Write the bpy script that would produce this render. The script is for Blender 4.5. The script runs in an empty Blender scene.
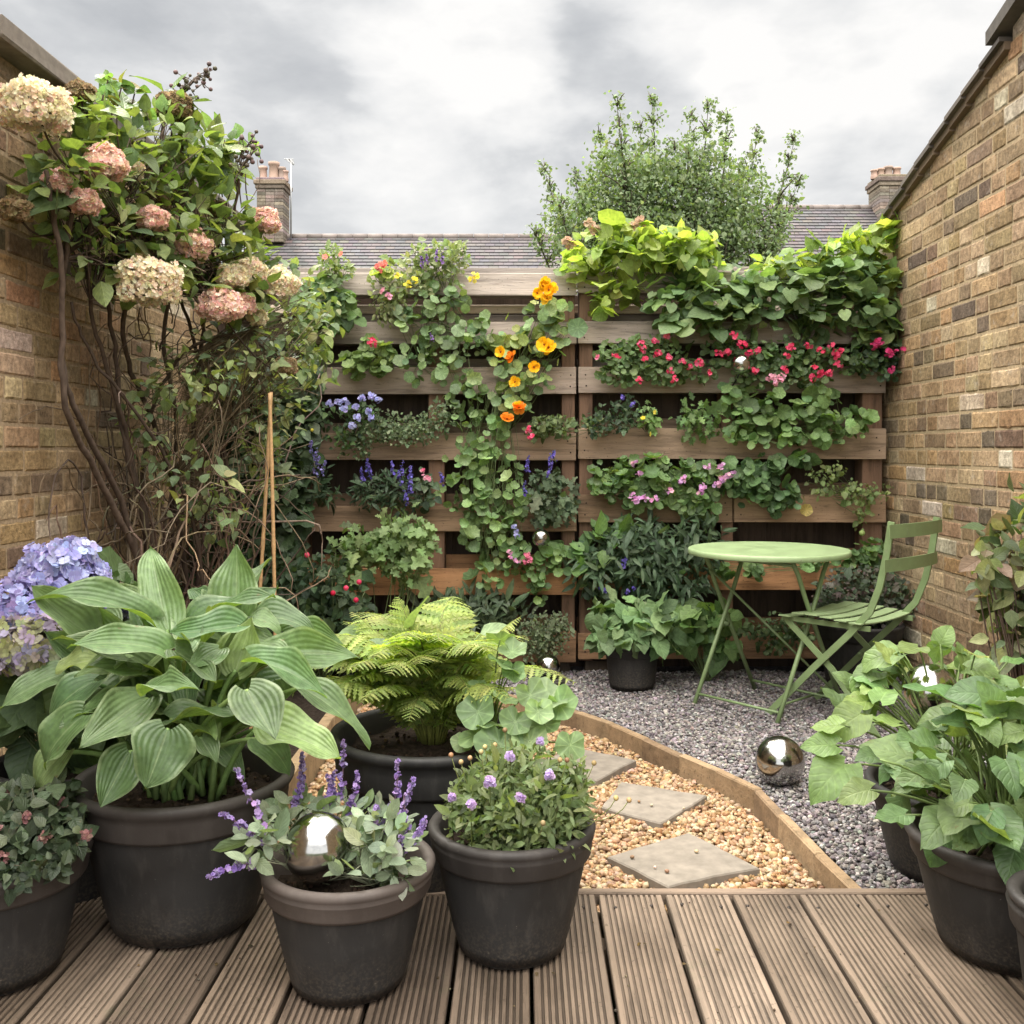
import bpy, math
import numpy as np
rng = np.random.default_rng(11)
scene = bpy.context.scene
COL = scene.collection
F, CX, CY, CH = 1000.0, 525.0, 450.0, 1.10      # focal length (px), principal point, camera height
A = lambda *v: np.array(v, float)

def W(px, py, d):
    """a world point d metres in front of the camera station"""
    return A((px-CX)*d/F, d, CH-(py-CY)*d/F)

def nrm(v):
    v = np.asarray(v, float)
    return v/np.maximum(np.linalg.norm(v, axis=-1, keepdims=True), 1e-9)

def lin(h):
    c = [int(h[i:i+2], 16)/255 for i in (0, 2, 4)]
    return A(*[x/12.92 if x <= .04045 else ((x+.055)/1.055)**2.4 for x in c])

# ---------------------------------------------------------------- mesh builder
class MB:
    def __init__(s):
        s.v, s.f, s.c, s.u, s.n = [], [], [], [], 0
    def add(s, V, faces, col=(.5, .5, .5), uv=None):
        V = np.asarray(V, float); n = len(V)
        s.v.append(V)
        for fa in faces:
            s.f.append(np.asarray(fa, np.int64)+s.n)
        c = np.asarray(col, float)
        s.c.append(np.broadcast_to(c, (n, 3)))
        s.u.append(np.zeros((n, 2)) if uv is None else uv)
        s.n += n
    def build(s, name, mat, parent=None, smooth=True, loc=None):
        me = bpy.data.meshes.new(name)
        V = np.concatenate(s.v)
        o = bpy.data.objects.new(name, me)
        off = base_of(parent) if parent is not None else (A(*loc) if loc is not None else A(0, 0, 0))
        me.vertices.add(len(V)); me.vertices.foreach_set('co', (V-off).astype(np.float32).ravel())
        L = np.concatenate([f.ravel() for f in s.f]).astype(np.int32)
        T = np.concatenate([np.full(len(f), f.shape[1], np.int32) for f in s.f])
        me.loops.add(len(L)); me.loops.foreach_set('vertex_index', L)
        me.polygons.add(len(T))
        me.polygons.foreach_set('loop_start', np.concatenate([[0], np.cumsum(T)[:-1]]).astype(np.int32))
        me.polygons.foreach_set('loop_total', T)
        me.polygons.foreach_set('use_smooth', np.full(len(T), bool(smooth)))
        a = me.attributes.new('Col', 'FLOAT_COLOR', 'POINT')
        C4 = np.ones((len(V), 4), np.float32); C4[:, :3] = np.concatenate(s.c)
        a.data.foreach_set('color', C4.ravel())
        a = me.attributes.new('luv', 'FLOAT_VECTOR', 'POINT')
        U3 = np.zeros((len(V), 3), np.float32); U3[:, :2] = np.concatenate(s.u)
        a.data.foreach_set('vector', U3.ravel())
        me.update(calc_edges=True)
        me.materials.append(mat)
        COL.objects.link(o)
        if parent is not None: o.parent = parent
        elif loc is not None: o.location = loc
        return o

def base_of(o):
    p = A(*o.location)
    while o.parent is not None:
        o = o.parent; p = p+A(*o.location)
    return p

def tag(o, label=None, cat=None, group=None, kind=None):
    if label: o['label'] = label
    if cat: o['category'] = cat
    if group: o['group'] = group
    if kind: o['kind'] = kind
    return o

def thing(name, label, cat, loc, group=None):
    o = bpy.data.objects.new(name, None); COL.objects.link(o)
    o.location = tuple(float(x) for x in loc); o.empty_display_size = .05
    return tag(o, label, cat, group)

# ---------------------------------------------------------------- shapes
def inst(mb, T, P, Y, Z, S, C):
    """many copies of template T at P, length axis Y, normal Z, size S, colour C"""
    P = np.atleast_2d(P); n = len(P)
    if n == 0: return
    tv, tf, tu = T
    Y = nrm(np.broadcast_to(Y, (n, 3))); Z = np.broadcast_to(Z, (n, 3))
    Z = nrm(Z-(Z*Y).sum(1, keepdims=True)*Y); X = np.cross(Y, Z)
    S = np.asarray(S, float)
    if S.ndim == 0: S = np.full((n, 3), float(S))
    elif S.ndim == 1: S = np.repeat(S[:, None], 3, 1)
    m = len(tv)
    V = P[:, None]+tv[None, :, 0:1]*S[:, None, 0:1]*X[:, None]+tv[None, :, 1:2]*S[:, None, 1:2]*Y[:, None]+tv[None, :, 2:3]*S[:, None, 2:3]*Z[:, None]
    off = (np.arange(n)*m)[:, None, None]
    faces = [(np.asarray(f)[None]+off).reshape(-1, np.asarray(f).shape[1]) for f in tf]
    C = np.broadcast_to(np.asarray(C, float), (n, 3))
    mb.add(V.reshape(-1, 3), faces, np.repeat(C, m, 0), np.tile(tu, (n, 1)))

def grid_faces(r, c):
    i = np.arange(r-1)[:, None]*c+np.arange(c-1)[None]
    i = i.ravel()
    return np.stack([i, i+1, i+c+1, i+c], 1)

def leaf_t(prof='ovate', R=.35, nseg=6, ncol=4, lobe=0., fold=.2, curl=.25, wave=0., wf=3., ser=0., twist=0., ph=0.):
    v = np.linspace(0, 1, nseg+1)
    if prof == 'heart': v = v**1.35
    if prof == 'ovate': w = np.sin(np.pi*v**.66)**.9
    elif prof == 'heart':
        t = np.clip((v-.28)/.72, 0, 1)
        w = np.where(v < .28, np.sqrt(np.maximum(1-.90*(1-np.clip(v/.28, 0, 1))**2, 0)), np.maximum(1-t**1.7, 0)**.95)
    elif prof == 'obl': w = np.clip(np.sin(np.pi*v)**.55, 0, 1)
    elif prof == 'lance': w = np.sin(np.pi*v**.8)**.8
    elif prof == 'obov': w = np.sin(np.pi*np.clip(v, 0, 1)**1.7)**.7
    elif prof == 'lobed': w = (np.sin(np.pi*v**.8)**.6)*(.68+.32*np.cos(v*2*np.pi*3+.6))
    elif prof == 'pinna': w = (1-v)**.6*(.62+.38*np.cos(np.arange(nseg+1)*np.pi))
    if ser: w = w*(1+ser*np.cos(np.arange(nseg+1)*np.pi))
    u = np.linspace(-1, 1, ncol+1)
    vv, uu = np.meshgrid(v, u, indexing='ij'); ww = w[:, None]
    x = uu*ww*R
    y = vv-lobe*np.abs(uu)**1.4*np.exp(-vv*5)
    z = fold*np.abs(x)+wave*R*np.abs(uu)**1.5*np.sin(vv*wf*2*np.pi+uu*1.5+ph)
    a = curl*vv*1.6                          # bend along the length
    yb = np.where(np.abs(curl) > 1e-3, np.sin(a)/max(abs(curl)*1.6, 1e-6)*np.sign(curl if curl else 1), vv)+(y-vv)
    zb = -(1-np.cos(a))/max(abs(curl)*1.6, 1e-6)*np.sign(curl if curl else 1)
    x2 = x*np.cos(twist*vv)-z*np.sin(twist*vv); z2 = x*np.sin(twist*vv)+z*np.cos(twist*vv)
    V = np.stack([x2, yb, z2+zb], -1).reshape(-1, 3)
    U = np.stack([uu*.5+.5, vv], -1).reshape(-1, 2)
    return V, [grid_faces(nseg+1, ncol+1)], U

def disc_t(n=12, cup=.12, wav=.05, k=5, notch=.0):
    a = np.arange(n)/n*2*np.pi
    r = .5*(1+.06*np.cos(k*a))-notch*np.exp(-((a-np.pi*1.5)/.35)**2)*.5
    rings = [np.stack([np.cos(a)*r*q, np.sin(a)*r*q, cup*q*q+wav*q*q*np.cos(k*a+1)], 1) for q in (.5, 1)]
    V = np.concatenate([[[0, 0, 0]]]+rings)
    i = np.arange(n); j = (i+1) % n
    tri = np.stack([np.zeros(n, int), 1+i, 1+j], 1)
    q = np.stack([1+i, 1+n+i, 1+n+j, 1+j], 1)
    return V, [tri, q], V[:, :2]+.5

def petals_t(n=5, R=.5, w=.42, cup=.15, notch=0.):
    Vs, Fs, Us = [], [], []; k = 0
    for i in range(n):
        a = i/n*2*np.pi; c, s = np.cos(a), np.sin(a)
        pts = A([0.04, 0, 0], [.5*R*1.1, -w*.34, cup*.4], [.5*R*1.1, w*.34, cup*.4], [R*.92, -w*.36, cup], [R*.92, w*.36, cup*.9], [R*(1.03-notch), 0, cup*1.05]) if False else \
            np.array([[0.02, 0, 0], [.55*R, -w*.36, cup*.3], [.55*R, w*.36, cup*.35], [R*.93, -w*.3, cup], [R*.93, w*.3, cup*.9], [R*(1.04-notch), 0, cup*.9]])
        rot = np.array([[c, -s, 0], [s, c, 0], [0, 0, 1]])
        Vs.append(pts@rot.T); Us.append(np.stack([np.full(6, .5), np.array([0, .5, .5, .9, .9, 1.])], 1))
        Fs.append(np.array([[0, 1, 2], [3, 5, 4]])+k); k += 6
    quads = np.array([[1, 3, 4, 2]])
    Q = np.concatenate([quads+6*i for i in range(n)])
    return np.concatenate(Vs), [np.concatenate(Fs), Q], np.concatenate(Us)

def ico(sub=1):
    p = (1+5**.5)/2
    V = [(-1, p, 0), (1, p, 0), (-1, -p, 0), (1, -p, 0), (0, -1, p), (0, 1, p), (0, -1, -p), (0, 1, -p), (p, 0, -1), (p, 0, 1), (-p, 0, -1), (-p, 0, 1)]
    Fc = [(0, 11, 5), (0, 5, 1), (0, 1, 7), (0, 7, 10), (0, 10, 11), (1, 5, 9), (5, 11, 4), (11, 10, 2), (10, 7, 6), (7, 1, 8), (3, 9, 4), (3, 4, 2), (3, 2, 6), (3, 6, 8), (3, 8, 9), (4, 9, 5), (2, 4, 11), (6, 2, 10), (8, 6, 7), (9, 8, 1)]
    V = [nrm(A(*v)) for v in V]
    for _ in range(sub):
        cache = {}; nf = []
        def mid(a, b):
            k = (min(a, b), max(a, b))
            if k not in cache:
                V.append(nrm(V[a]+V[b])); cache[k] = len(V)-1
            return cache[k]
        for a, b, c in Fc:
            x, y, z = mid(a, b), mid(b, c), mid(c, a)
            nf += [(a, x, z), (b, y, x), (c, z, y), (x, y, z)]
        Fc = nf
    V = np.array(V)
    return V, [np.array(Fc)], V[:, :2]*.5+.5

def tube(mb, path, r, col, n=6, flat=None, side=None):
    """sweep a round (or flat=(rx,ry)) section along a path"""
    P = np.asarray(path, float); m = len(P)
    R = np.broadcast_to(np.asarray(r, float), (m,))
    T = nrm(np.gradient(P, axis=0))
    ref = A(0, 0, 1) if side is None else A(*side)
    if side is None and abs(T[0] @ ref) > .9: ref = A(1, 0, 0)
    N = []; prev = ref
    for t in T:
        v = prev-(prev@t)*t
        if np.linalg.norm(v) < 1e-4: v = np.cross(t, A(.3, .5, .8))
        prev = nrm(v); N.append(prev)
    N = np.array(N); B = np.cross(T, N)
    a = np.arange(n)/n*2*np.pi+(np.pi/4 if n == 4 else 0)
    fx, fy = flat if flat else (1, 1)
    if n == 4: fx, fy = fx*1.414, fy*1.414
    V = P[:, None]+R[:, None, None]*(np.cos(a)[None, :, None]*fx*N[:, None]+np.sin(a)[None, :, None]*fy*B[:, None])
    V = V.reshape(-1, 3)
    i = np.arange(m-1)[:, None]*n; k = np.arange(n)[None]; k2 = (k+1) % n
    Q = np.stack([i+k, i+k2, i+n+k2, i+n+k], -1).reshape(-1, 4)
    U = np.zeros((len(V), 2)); U[:, 1] = np.repeat(np.linspace(0, 1, m), n)
    fs = [Q]
    caps = [np.arange(n)[None, ::-1], (np.arange(n)+(m-1)*n)[None]]
    mb.add(V, fs+caps, col, U)

def bez(p0, p1, p2, n=8):
    t = np.linspace(0, 1, n)[:, None]
    return (1-t)**2*A(*p0)+2*t*(1-t)*A(*p1)+t*t*A(*p2)

def cbox(mb, c, s, ch=.003, col=(.5, .5, .5), rot=0., jit=0., tilt=0.):
    h = A(*s)/2; V = np.zeros((24, 3)); sg = []
    for k in range(8):
        g = A(1 if k & 1 else -1, 1 if k & 2 else -1, 1 if k & 4 else -1); sg.append(g)
        for a in range(3):
            p = g*(h-ch); p[a] = g[a]*h[a]; V[k*3+a] = p
    Q, Tn = [], []
    for a in range(3):
        b, c2 = (a+1) % 3, (a+2) % 3
        for s_ in (0, 1):
            ks = [(s_ << a) | (i << b) | (j << c2) for i, j in ((0, 0), (1, 0), (1, 1), (0, 1))]
            f = [k*3+a for k in ks]; Q.append(f if s_ else f[::-1])
        for i in (0, 1):
            for j in (0, 1):
                k0 = (i << b) | (j << c2); k1 = k0 | (1 << a)
                f = [k0*3+b, k0*3+c2, k1*3+c2, k1*3+b]; Q.append(f if (i ^ j) else f[::-1])
    for k in range(8): Tn.append([k*3, k*3+1, k*3+2])
    V = V+rng.normal(0, jit, V.shape) if jit else V
    if tilt: V[:, 2] += V[:, 0]*tilt
    cr, sr = math.cos(rot), math.sin(rot)
    V = V@np.array([[cr, -sr, 0], [sr, cr, 0], [0, 0, 1]]).T+A(*c)
    mb.add(V, [np.array(Q), np.array(Tn)], col)

def lathe(mb, prof, c, col, n=64, sx=1.):
    prof = np.asarray(prof, float); a = np.arange(n)/n*2*np.pi; m = len(prof)
    V = np.stack([prof[:, 0, None]*np.cos(a)*sx, prof[:, 0, None]*np.sin(a), np.repeat(prof[:, 1, None], n, 1)], -1).reshape(-1, 3)+A(*c)
    i = np.arange(m-1)[:, None]*n; k = np.arange(n)[None]; k2 = (k+1) % n
    mb.add(V, [np.stack([i+k, i+k2, i+n+k2, i+n+k], -1).reshape(-1, 4)], col)

# ---------------------------------------------------------------- materials
def newmat(name):
    m = bpy.data.materials.new(name); m.use_nodes = True
    nt = m.node_tree; nt.nodes.clear()
    return m, nt
class G:
    """tiny node-graph helper"""
    def __init__(s, nt): s.nt = nt
    def n(s, t, ins=None, **kw):
        x = s.nt.nodes.new(t)
        for k, v in kw.items(): setattr(x, k, v)
        for k, v in (ins or {}).items():
            i = x.inputs[k]
            if hasattr(v, 'is_linked') or isinstance(v, bpy.types.NodeSocket): s.nt.links.new(v, i)
            else: i.default_value = v
        return x
    def math(s, op, a, b=None, c=None, clamp=False):
        ins = {0: a}
        if b is not None: ins[1] = b
        if c is not None: ins[2] = c
        return s.n('ShaderNodeMath', ins, operation=op, use_clamp=clamp).outputs[0]
    def mix(s, fac, a, b, mode='MIX'):
        x = s.n('ShaderNodeMix', data_type='RGBA', blend_type=mode)
        for i, v in ((0, fac), (6, a), (7, b)):
            if isinstance(v, bpy.types.NodeSocket): s.nt.links.new(v, x.inputs[i])
            else: x.inputs[i].default_value = v if i == 0 else (tuple(v)+(1,))[:4]
        return x.outputs[2]
    def ramp(s, fac, stops):
        x = s.n('ShaderNodeValToRGB', {0: fac}); e = x.color_ramp.elements
        while len(e) < len(stops): e.new(.5)
        for q, (p, c) in zip(e, stops):
            q.position = p; q.color = (c, c, c, 1) if np.isscalar(c) else tuple(c)+(1,)
        return x.outputs[0]
    def noise(s, vec, scale, detail=4, rough=.55, dist=0.):
        return s.n('ShaderNodeTexNoise', {'Vector': vec, 'Scale': scale, 'Detail': detail, 'Roughness': rough, 'Distortion': dist}).outputs[0]
    def vmap(s, vec, scale=(1, 1, 1), loc=(0, 0, 0)):
        return s.n('ShaderNodeMapping', {'Vector': vec, 'Scale': scale, 'Location': loc}).outputs[0]
    def pos(s): return s.n('ShaderNodeNewGeometry').outputs['Position']
    def attr(s, name): return s.n('ShaderNodeAttribute', attribute_name=name)
    def bump(s, h, st=.3, d=.01): return s.n('ShaderNodeBump', {'Height': h, 'Strength': st, 'Distance': d}).outputs[0]
    def out(s, sh): s.n('ShaderNodeOutputMaterial', {'Surface': sh})
    def bsdf(s, col, rough=.6, metal=0., spec=.5, normal=None):
        ins = {'Base Color': col if isinstance(col, bpy.types.NodeSocket) else tuple(col)+(1,), 'Roughness': rough, 'Metallic': metal, 'Specular IOR Level': spec}
        if normal is not None: ins['Normal'] = normal
        return s.n('ShaderNodeBsdfPrincipled', ins).outputs[0]

def leafmat(name, kind='pinnate', rough=.5, trans=.35, spec=.35, vein=.25):
    m, nt = newmat(name); g = G(nt)
    col = g.attr('Col').outputs['Color']
    uv = g.n('ShaderNodeSeparateXYZ', {0: g.attr('luv').outputs['Vector']})
    u = g.math('ABSOLUTE', g.math('MULTIPLY_ADD', uv.outputs[0], 2., -1.)); v = uv.outputs[1]
    nz = g.noise(g.pos(), 60., 3)
    if kind == 'hosta':
        ve = g.math('SINE', g.math('MULTIPLY', u, 30.))
        h = g.math('MULTIPLY_ADD', ve, .5, .5)
        c = g.mix(g.math('MULTIPLY', h, .10), col, g.mix(1., col, (1.5, 1.45, 1.3), 'MULTIPLY'))
        mid = g.math('LESS_THAN', u, .035)
        c = g.mix(g.math('MULTIPLY', mid, .25), c, (.30, .38, .18))
        edge = g.n('ShaderNodeMapRange', {0: g.math('ADD', u, g.math('MULTIPLY_ADD', nz, .3, -.15)), 1: .80, 2: .98}).outputs[0]
        c = g.mix(g.math('MULTIPLY', edge, .20), c, (.42, .50, .27))
        big = g.noise(g.pos(), 13., 4)
        c = g.mix(g.n('ShaderNodeMapRange', {0: big, 1: .52, 2: .72}).outputs[0], c, g.mix(1., c, (1.25, 1.2, 1.25), 'MULTIPLY'))
        bf_ = g.n('ShaderNodeNewGeometry').outputs['Backfacing']
        c = g.mix(bf_, c, g.mix(1., c, (1.55, 1.45, .75), 'MULTIPLY'))
        puck = g.n('ShaderNodeTexVoronoi', {'Vector': g.pos(), 'Scale': 120.}).outputs[0]
        h = g.math('ADD', h, g.math('MULTIPLY', puck, .5))
        nb = g.bump(h, .32, .004)
    elif kind == 'round':
        x = g.math('SUBTRACT', uv.outputs[0], .5); y = g.math('SUBTRACT', v, .5)
        an = g.math('ARCTAN2', y, x); r = g.math('SQRT', g.math('ADD', g.math('MULTIPLY', x, x), g.math('MULTIPLY', y, y)))
        ve = g.math('POWER', g.math('ABSOLUTE', g.math('COSINE', g.math('MULTIPLY', an, 4.5))), 14.)
        c0 = g.math('LESS_THAN', r, .05)
        c = g.mix(g.math('MULTIPLY', g.math('MAXIMUM', ve, c0), vein*1.3), col, g.mix(1., col, (2.2, 2., 2.), 'MULTIPLY'))
        nb = g.bump(ve, .25, .003)
    else:
        mid = g.n('ShaderNodeMapRange', {0: u, 1: .0, 2: .10, 3: 1., 4: 0.}).outputs[0]
        sv = g.math('POWER', g.math('MULTIPLY_ADD', g.math('SINE', g.math('MULTIPLY', g.math('SUBTRACT', v, g.math('MULTIPLY', u, .35)), 42.)), .5, .5), 5.)
        ve = g.math('MAXIMUM', mid, g.math('MULTIPLY', sv, .6))
        c = g.mix(g.math('MULTIPLY', ve, vein), col, g.mix(1., col, (2., 1.8, 1.8), 'MULTIPLY'))
        nb = g.bump(g.math('SUBTRACT', 1., ve), .45, .003)
    c = g.mix(1., c, g.ramp(nz, [(.25, .72), (.75, 1.22)]), 'MULTIPLY')
    bl = g.math('ADD', g.noise(g.pos(), 38., 4, .6), g.math('MULTIPLY', g.math('GREATER_THAN', u, .9) if kind != 'round' else 0., .03))
    c = g.mix(g.ramp(bl, [(.68, 0.), (.75, .7)]), c, (.16, .10, .04))
    c = g.n('ShaderNodeHueSaturation', {'Hue': .493, 'Saturation': .87, 'Color': c}).outputs[0]
    p = g.bsdf(c, rough, 0., spec, nb)
    t = g.n('ShaderNodeBsdfTranslucent', {'Color': g.mix(1., c, (1.5, 1.6, .55), 'MULTIPLY')}).outputs[0]
    g.out(g.n('ShaderNodeMixShader', {0: trans, 1: p, 2: t}).outputs[0])
    return m

def simple(name, rough=.6, nscale=30., lo=.75, hi=1.2, bump=.2, bd=.003, spec=.4, trans=0., stretch=(1, 1, 1), metal=0.):
    m, nt = newmat(name); g = G(nt)
    nz = g.noise(g.vmap(g.pos(), stretch), nscale, 5)
    c = g.mix(1., g.attr('Col').outputs['Color'], g.ramp(nz, [(.25, lo), (.75, hi)]), 'MULTIPLY')
    p = g.bsdf(c, rough, metal, spec, g.bump(nz, bump, bd) if bump else None)
    if trans:
        t = g.n('ShaderNodeBsdfTranslucent', {'Color': c}).outputs[0]
        p = g.n('ShaderNodeMixShader', {0: trans, 1: p, 2: t}).outputs[0]
    g.out(p); return m

def woodmat(name, stretch, rough=.75, dark=.35, sc=22.):
    """weathered timber; stretch = noise scale per axis (small along the grain)"""
    m, nt = newmat(name); g = G(nt); P = g.pos()
    col = g.attr('Col').outputs['Color']
    gr = g.noise(g.vmap(P, stretch), sc, 6, .65, .6)
    gr2 = g.noise(g.vmap(P, tuple(x*3.1 for x in stretch)), sc*1.7, 4, .6)
    blot = g.noise(P, 5., 5, .6)
    c = g.mix(1., col, g.ramp(gr, [(.28, dark), (.5, 1.), (.75, 1.3)]), 'MULTIPLY')
    c = g.mix(g.math('MULTIPLY', g.ramp(blot, [(.42, 0.), (.68, 1.)]), .45), c, g.mix(1., c, (1.35, 1.33, 1.32), 'MULTIPLY'))
    c = g.mix(g.math('MULTIPLY', g.ramp(gr2, [(.6, 0.), (.72, 1.)]), .6), c, (.03, .022, .016))
    if name == 'deck':
        st_ = g.noise(g.vmap(P, (1, .45, 1), (4.2, 1.1, 0)), 4.5, 6, .65)
        c = g.mix(g.ramp(st_, [(.44, 0.), (.66, .62)]), c, g.mix(1., c, (.42, .40, .37), 'MULTIPLY'))
        c = g.mix(g.ramp(g.noise(P, 11., 5, .7), [(.60, 0.), (.72, .3)]), c, (.10, .11, .06))
    sp = g.noise(P, 90., 2, .5)
    c = g.mix(g.math('MULTIPLY', g.ramp(sp, [(.66, 0.), (.72, 1.)]), .5), c, (.05, .035, .025))
    g.out(g.bsdf(c, rough, 0., .25, g.bump(g.math('ADD', gr, gr2), .5, .004)))
    return m

M = {}
M['leaf'] = leafmat('leaf', rough=.48)
M['leaf_soft'] = leafmat('leaf_soft', rough=.65, trans=.3, spec=.2, vein=.3)
M['leaf_dark'] = leafmat('leaf_dark', rough=.42, trans=.18, vein=.2)
M['leaf_lime'] = leafmat('leaf_lime', rough=.5, trans=.5, vein=.25)
M['leaf_round'] = leafmat('leaf_round', 'round', rough=.5, trans=.35)
M['hosta'] = leafmat('hosta', 'hosta', rough=.42, trans=.25, spec=.4)
M['petal'] = simple('petal', .6, 120., .85, 1.12, 0, trans=.42, spec=.2)
M['stem'] = simple('stem', .6, 80., .7, 1.2, .2)
M['bark'] = simple('bark', .85, 60., .55, 1.4, .6, .004, .2, stretch=(1, 1, .35))
def potmat():
    m, nt = newmat('pot'); g = G(nt); P = g.pos()
    n1 = g.noise(P, 6., 5, .6); n2 = g.noise(g.vmap(P, (1, 1, .25)), 28., 5, .65); n3 = g.noise(P, 150., 3, .6)
    z = g.n('ShaderNodeSeparateXYZ', {0: P}).outputs[2]
    c = g.mix(1., g.attr('Col').outputs['Color'], g.ramp(n1, [(.3, .7), (.7, 1.3)]), 'MULTIPLY')
    low = g.n('ShaderNodeMapRange', {0: z, 1: .16, 2: .04}).outputs[0]
    c = g.mix(g.math('MULTIPLY', g.ramp(n2, [(.50, 0.), (.72, 1.)]), .13), c, (.17, .155, .14))
    c = g.mix(g.math('MULTIPLY', g.math('MULTIPLY', low, g.ramp(n3, [(.45, 0.), (.62, 1.)])), .45), c, (.12, .095, .07))
    c = g.mix(g.ramp(n3, [(.70, 0.), (.76, .5)]), c, (.2, .18, .16))
    g.out(g.bsdf(c, g.ramp(n1, [(.3, .5), (.7, .75)]), 0., .35, g.bump(g.math('ADD', n3, n2), .12, .002)))
    return m
M['pot'] = potmat()
M['soil'] = simple('soil', .95, 70., .4, 1.6, .9, .012, .1)
M['stone'] = simple('stone', .85, 25., .72, 1.22, .35, .004, .2)
M['pebble'] = simple('pebble', .6, 130., .75, 1.25, .2, .001, .35)
M['chip'] = simple('chip', .75, 160., .65, 1.35, .3, .001, .3)
M['slat'] = woodmat('slat', (.09, 1, 1))
M['post'] = woodmat('post', (1, 1, .09))
M['deck'] = woodmat('deck', (1, .06, 1), .7, .5, 26.)
M['edging'] = woodmat('edging', (.7, .7, .7), .8, .6, 20.)
def paintmat():
    m, nt = newmat('paint'); g = G(nt); P = g.pos()
    n1 = g.noise(P, 14., 5, .6); n2 = g.noise(P, 70., 5, .7); n3 = g.noise(P, 220., 2, .5)
    c = g.mix(1., g.attr('Col').outputs['Color'], g.ramp(n1, [(.3, .84), (.7, 1.12)]), 'MULTIPLY')
    c = g.mix(g.ramp(n2, [(.58, 0.), (.72, .25)]), c, (.42, .44, .36))
    c = g.mix(g.ramp(g.math('ADD', n2, g.math('MULTIPLY', n3, .25)), [(.80, 0.), (.84, .85)]), c, (.12, .06, .03))
    g.out(g.bsdf(c, g.ramp(n1, [(.3, .36), (.7, .6)]), 0., .45, g.bump(n2, .08, .001)))
    return m
M['paint'] = paintmat()
M['terracotta'] = simple('terracotta', .8, 4., .8, 1.2, .1)
M['slate'] = simple('slate', .7, 3., .75, 1.25, .1, .01, .4)
M['metal'] = simple('metal', .4, 10., .9, 1.1, 0, metal=.8)
def glassmat():
    m, nt = newmat('mirror_ball'); g = G(nt)
    nz = g.noise(g.pos(), 40., 3)
    g.out(g.bsdf((.40, .395, .38), g.ramp(nz, [(.3, .10), (.8, .24)]), 1., .5))
    return m
M['mirror'] = glassmat()
def brickmat():
    m, nt = newmat('brick'); g = G(nt); P = g.pos()
    col = g.attr('Col').outputs['Color']
    n1 = g.noise(P, 9., 6, .65); n2 = g.noise(P, 55., 6, .7); n3 = g.noise(P, 190., 3, .6)
    c = g.mix(1., col, g.ramp(n2, [(.3, .5), (.5, 1.), (.72, 1.5)]), 'MULTIPLY')
    c = g.mix(g.ramp(n1, [(.42, 0.), (.70, .75)]), c, g.mix(1., c, (.50, .45, .42), 'MULTIPLY'))
    nl = g.noise(g.vmap(P, (1, 1.6, .8)), 2.1, 5, .6)
    c = g.mix(g.ramp(nl, [(.45, 0.), (.66, .5)]), c, g.mix(1., c, (.66, .60, .55), 'MULTIPLY'))
    c = g.mix(g.ramp(g.noise(P, 17., 5, .7), [(.58, 0.), (.72, .45)]), c, (.42, .37, .31))
    c = g.mix(g.ramp(n3, [(.62, 0.), (.74, .6)]), c, (.05, .04, .035))
    pits = g.ramp(g.noise(P, 85., 4, .7), [(.3, 0.), (.45, 1.)])
    h = g.math('ADD', g.math('MULTIPLY', n2, 1.2), g.math('ADD', g.math('MULTIPLY', pits, .6), g.math('MULTIPLY', n3, .4)))
    g.out(g.bsdf(c, .9, 0., .2, g.bump(h, .7, .005)))
    return m
M['brick'] = brickmat()
M['mortar'] = simple('mortar', .95, 70., .6, 1.3, .4, .003, .1)

# ---------------------------------------------------------------- templates
LT = dict(
    ovate=[leaf_t('ovate', .34, 5, 4, 0, .25, c, .06, 2, 0, t) for c, t in ((.15, 0), (.4, .3), (-.1, -.3))],
    ovate_lo=[leaf_t('ovate', .36, 4, 2, 0, .3, c) for c in (.15, .5)],
    tiny=[leaf_t('ovate', .34, 3, 2, 0, .3, c) for c in (.1, .4)],
    lance_s=[leaf_t('lance', .2, 4, 2, 0, .3, c) for c in (.15, .5)],
    lance=[leaf_t('lance', .13, 5, 2, 0, .3, c) for c in (.15, .5, .8)],
    heart=[leaf_t('heart', .43, 8, 6, .22, .18, c, w, 2.2, .03, t, p) for c, w, t, p in ((.2, .12, 0, 0), (.55, .15, .25, 1), (-.1, .12, -.2, 2), (.75, .1, .1, 3))],
    heart_lo=[leaf_t('heart', .46, 5, 4, .2, .2, c, .08, 2, 0, t) for c, t in ((.2, 0), (.5, .3), (.0, -.3))],
    hosta=[leaf_t('heart', .33, 20, 10, .15, fo, c, w, 1.5, 0, t, p) for c, w, t, p, fo in ((.45, .16, .15, 0, .35), (.75, .22, -.35, 1, .5), (.2, .26, .45, 2, .45), (1.0, .14, .0, 3., .3), (.5, .3, -.5, 4., .65), (-.2, .2, .3, 5., .6))],
    roundheart=[leaf_t('heart', .52, 8, 4, .20, .10, c, .08, 2, 0, t) for c, t in ((.1, 0), (.35, .3), (-.1, -.3))],
    lobed=[leaf_t('lobed', .4, 12, 2, .05, .2, c) for c in (.1, .4)],
    pinna=[leaf_t('pinna', .16, 12, 2, 0, .15, c) for c in (.15, .4)],
    round=[disc_t(14, c, w, 5, n) for c, w, n in ((.08, .03, 0), (.16, .05, .1), (-.05, .04, .0))],
    roundhi=[disc_t(28, c, w, 5, n) for c, w, n in ((.10, .05, .5), (.18, .07, .6), (.02, .05, .4))],
    frilly=[disc_t(14, c, w, 7, .35) for c, w in ((.1, .06), (.2, .08))],
    sage=[leaf_t('obl', .25, 5, 4, 0, .2, c, .05, 2) for c in (.15, .45, -.15)],
)
FIVE, FOUR, NAST, ICO0, ICO1 = petals_t(5, .5, .62, .1), petals_t(4, .5, .74, .12), petals_t(5, .5, .72, .28), ico(0), ico(1)

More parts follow.
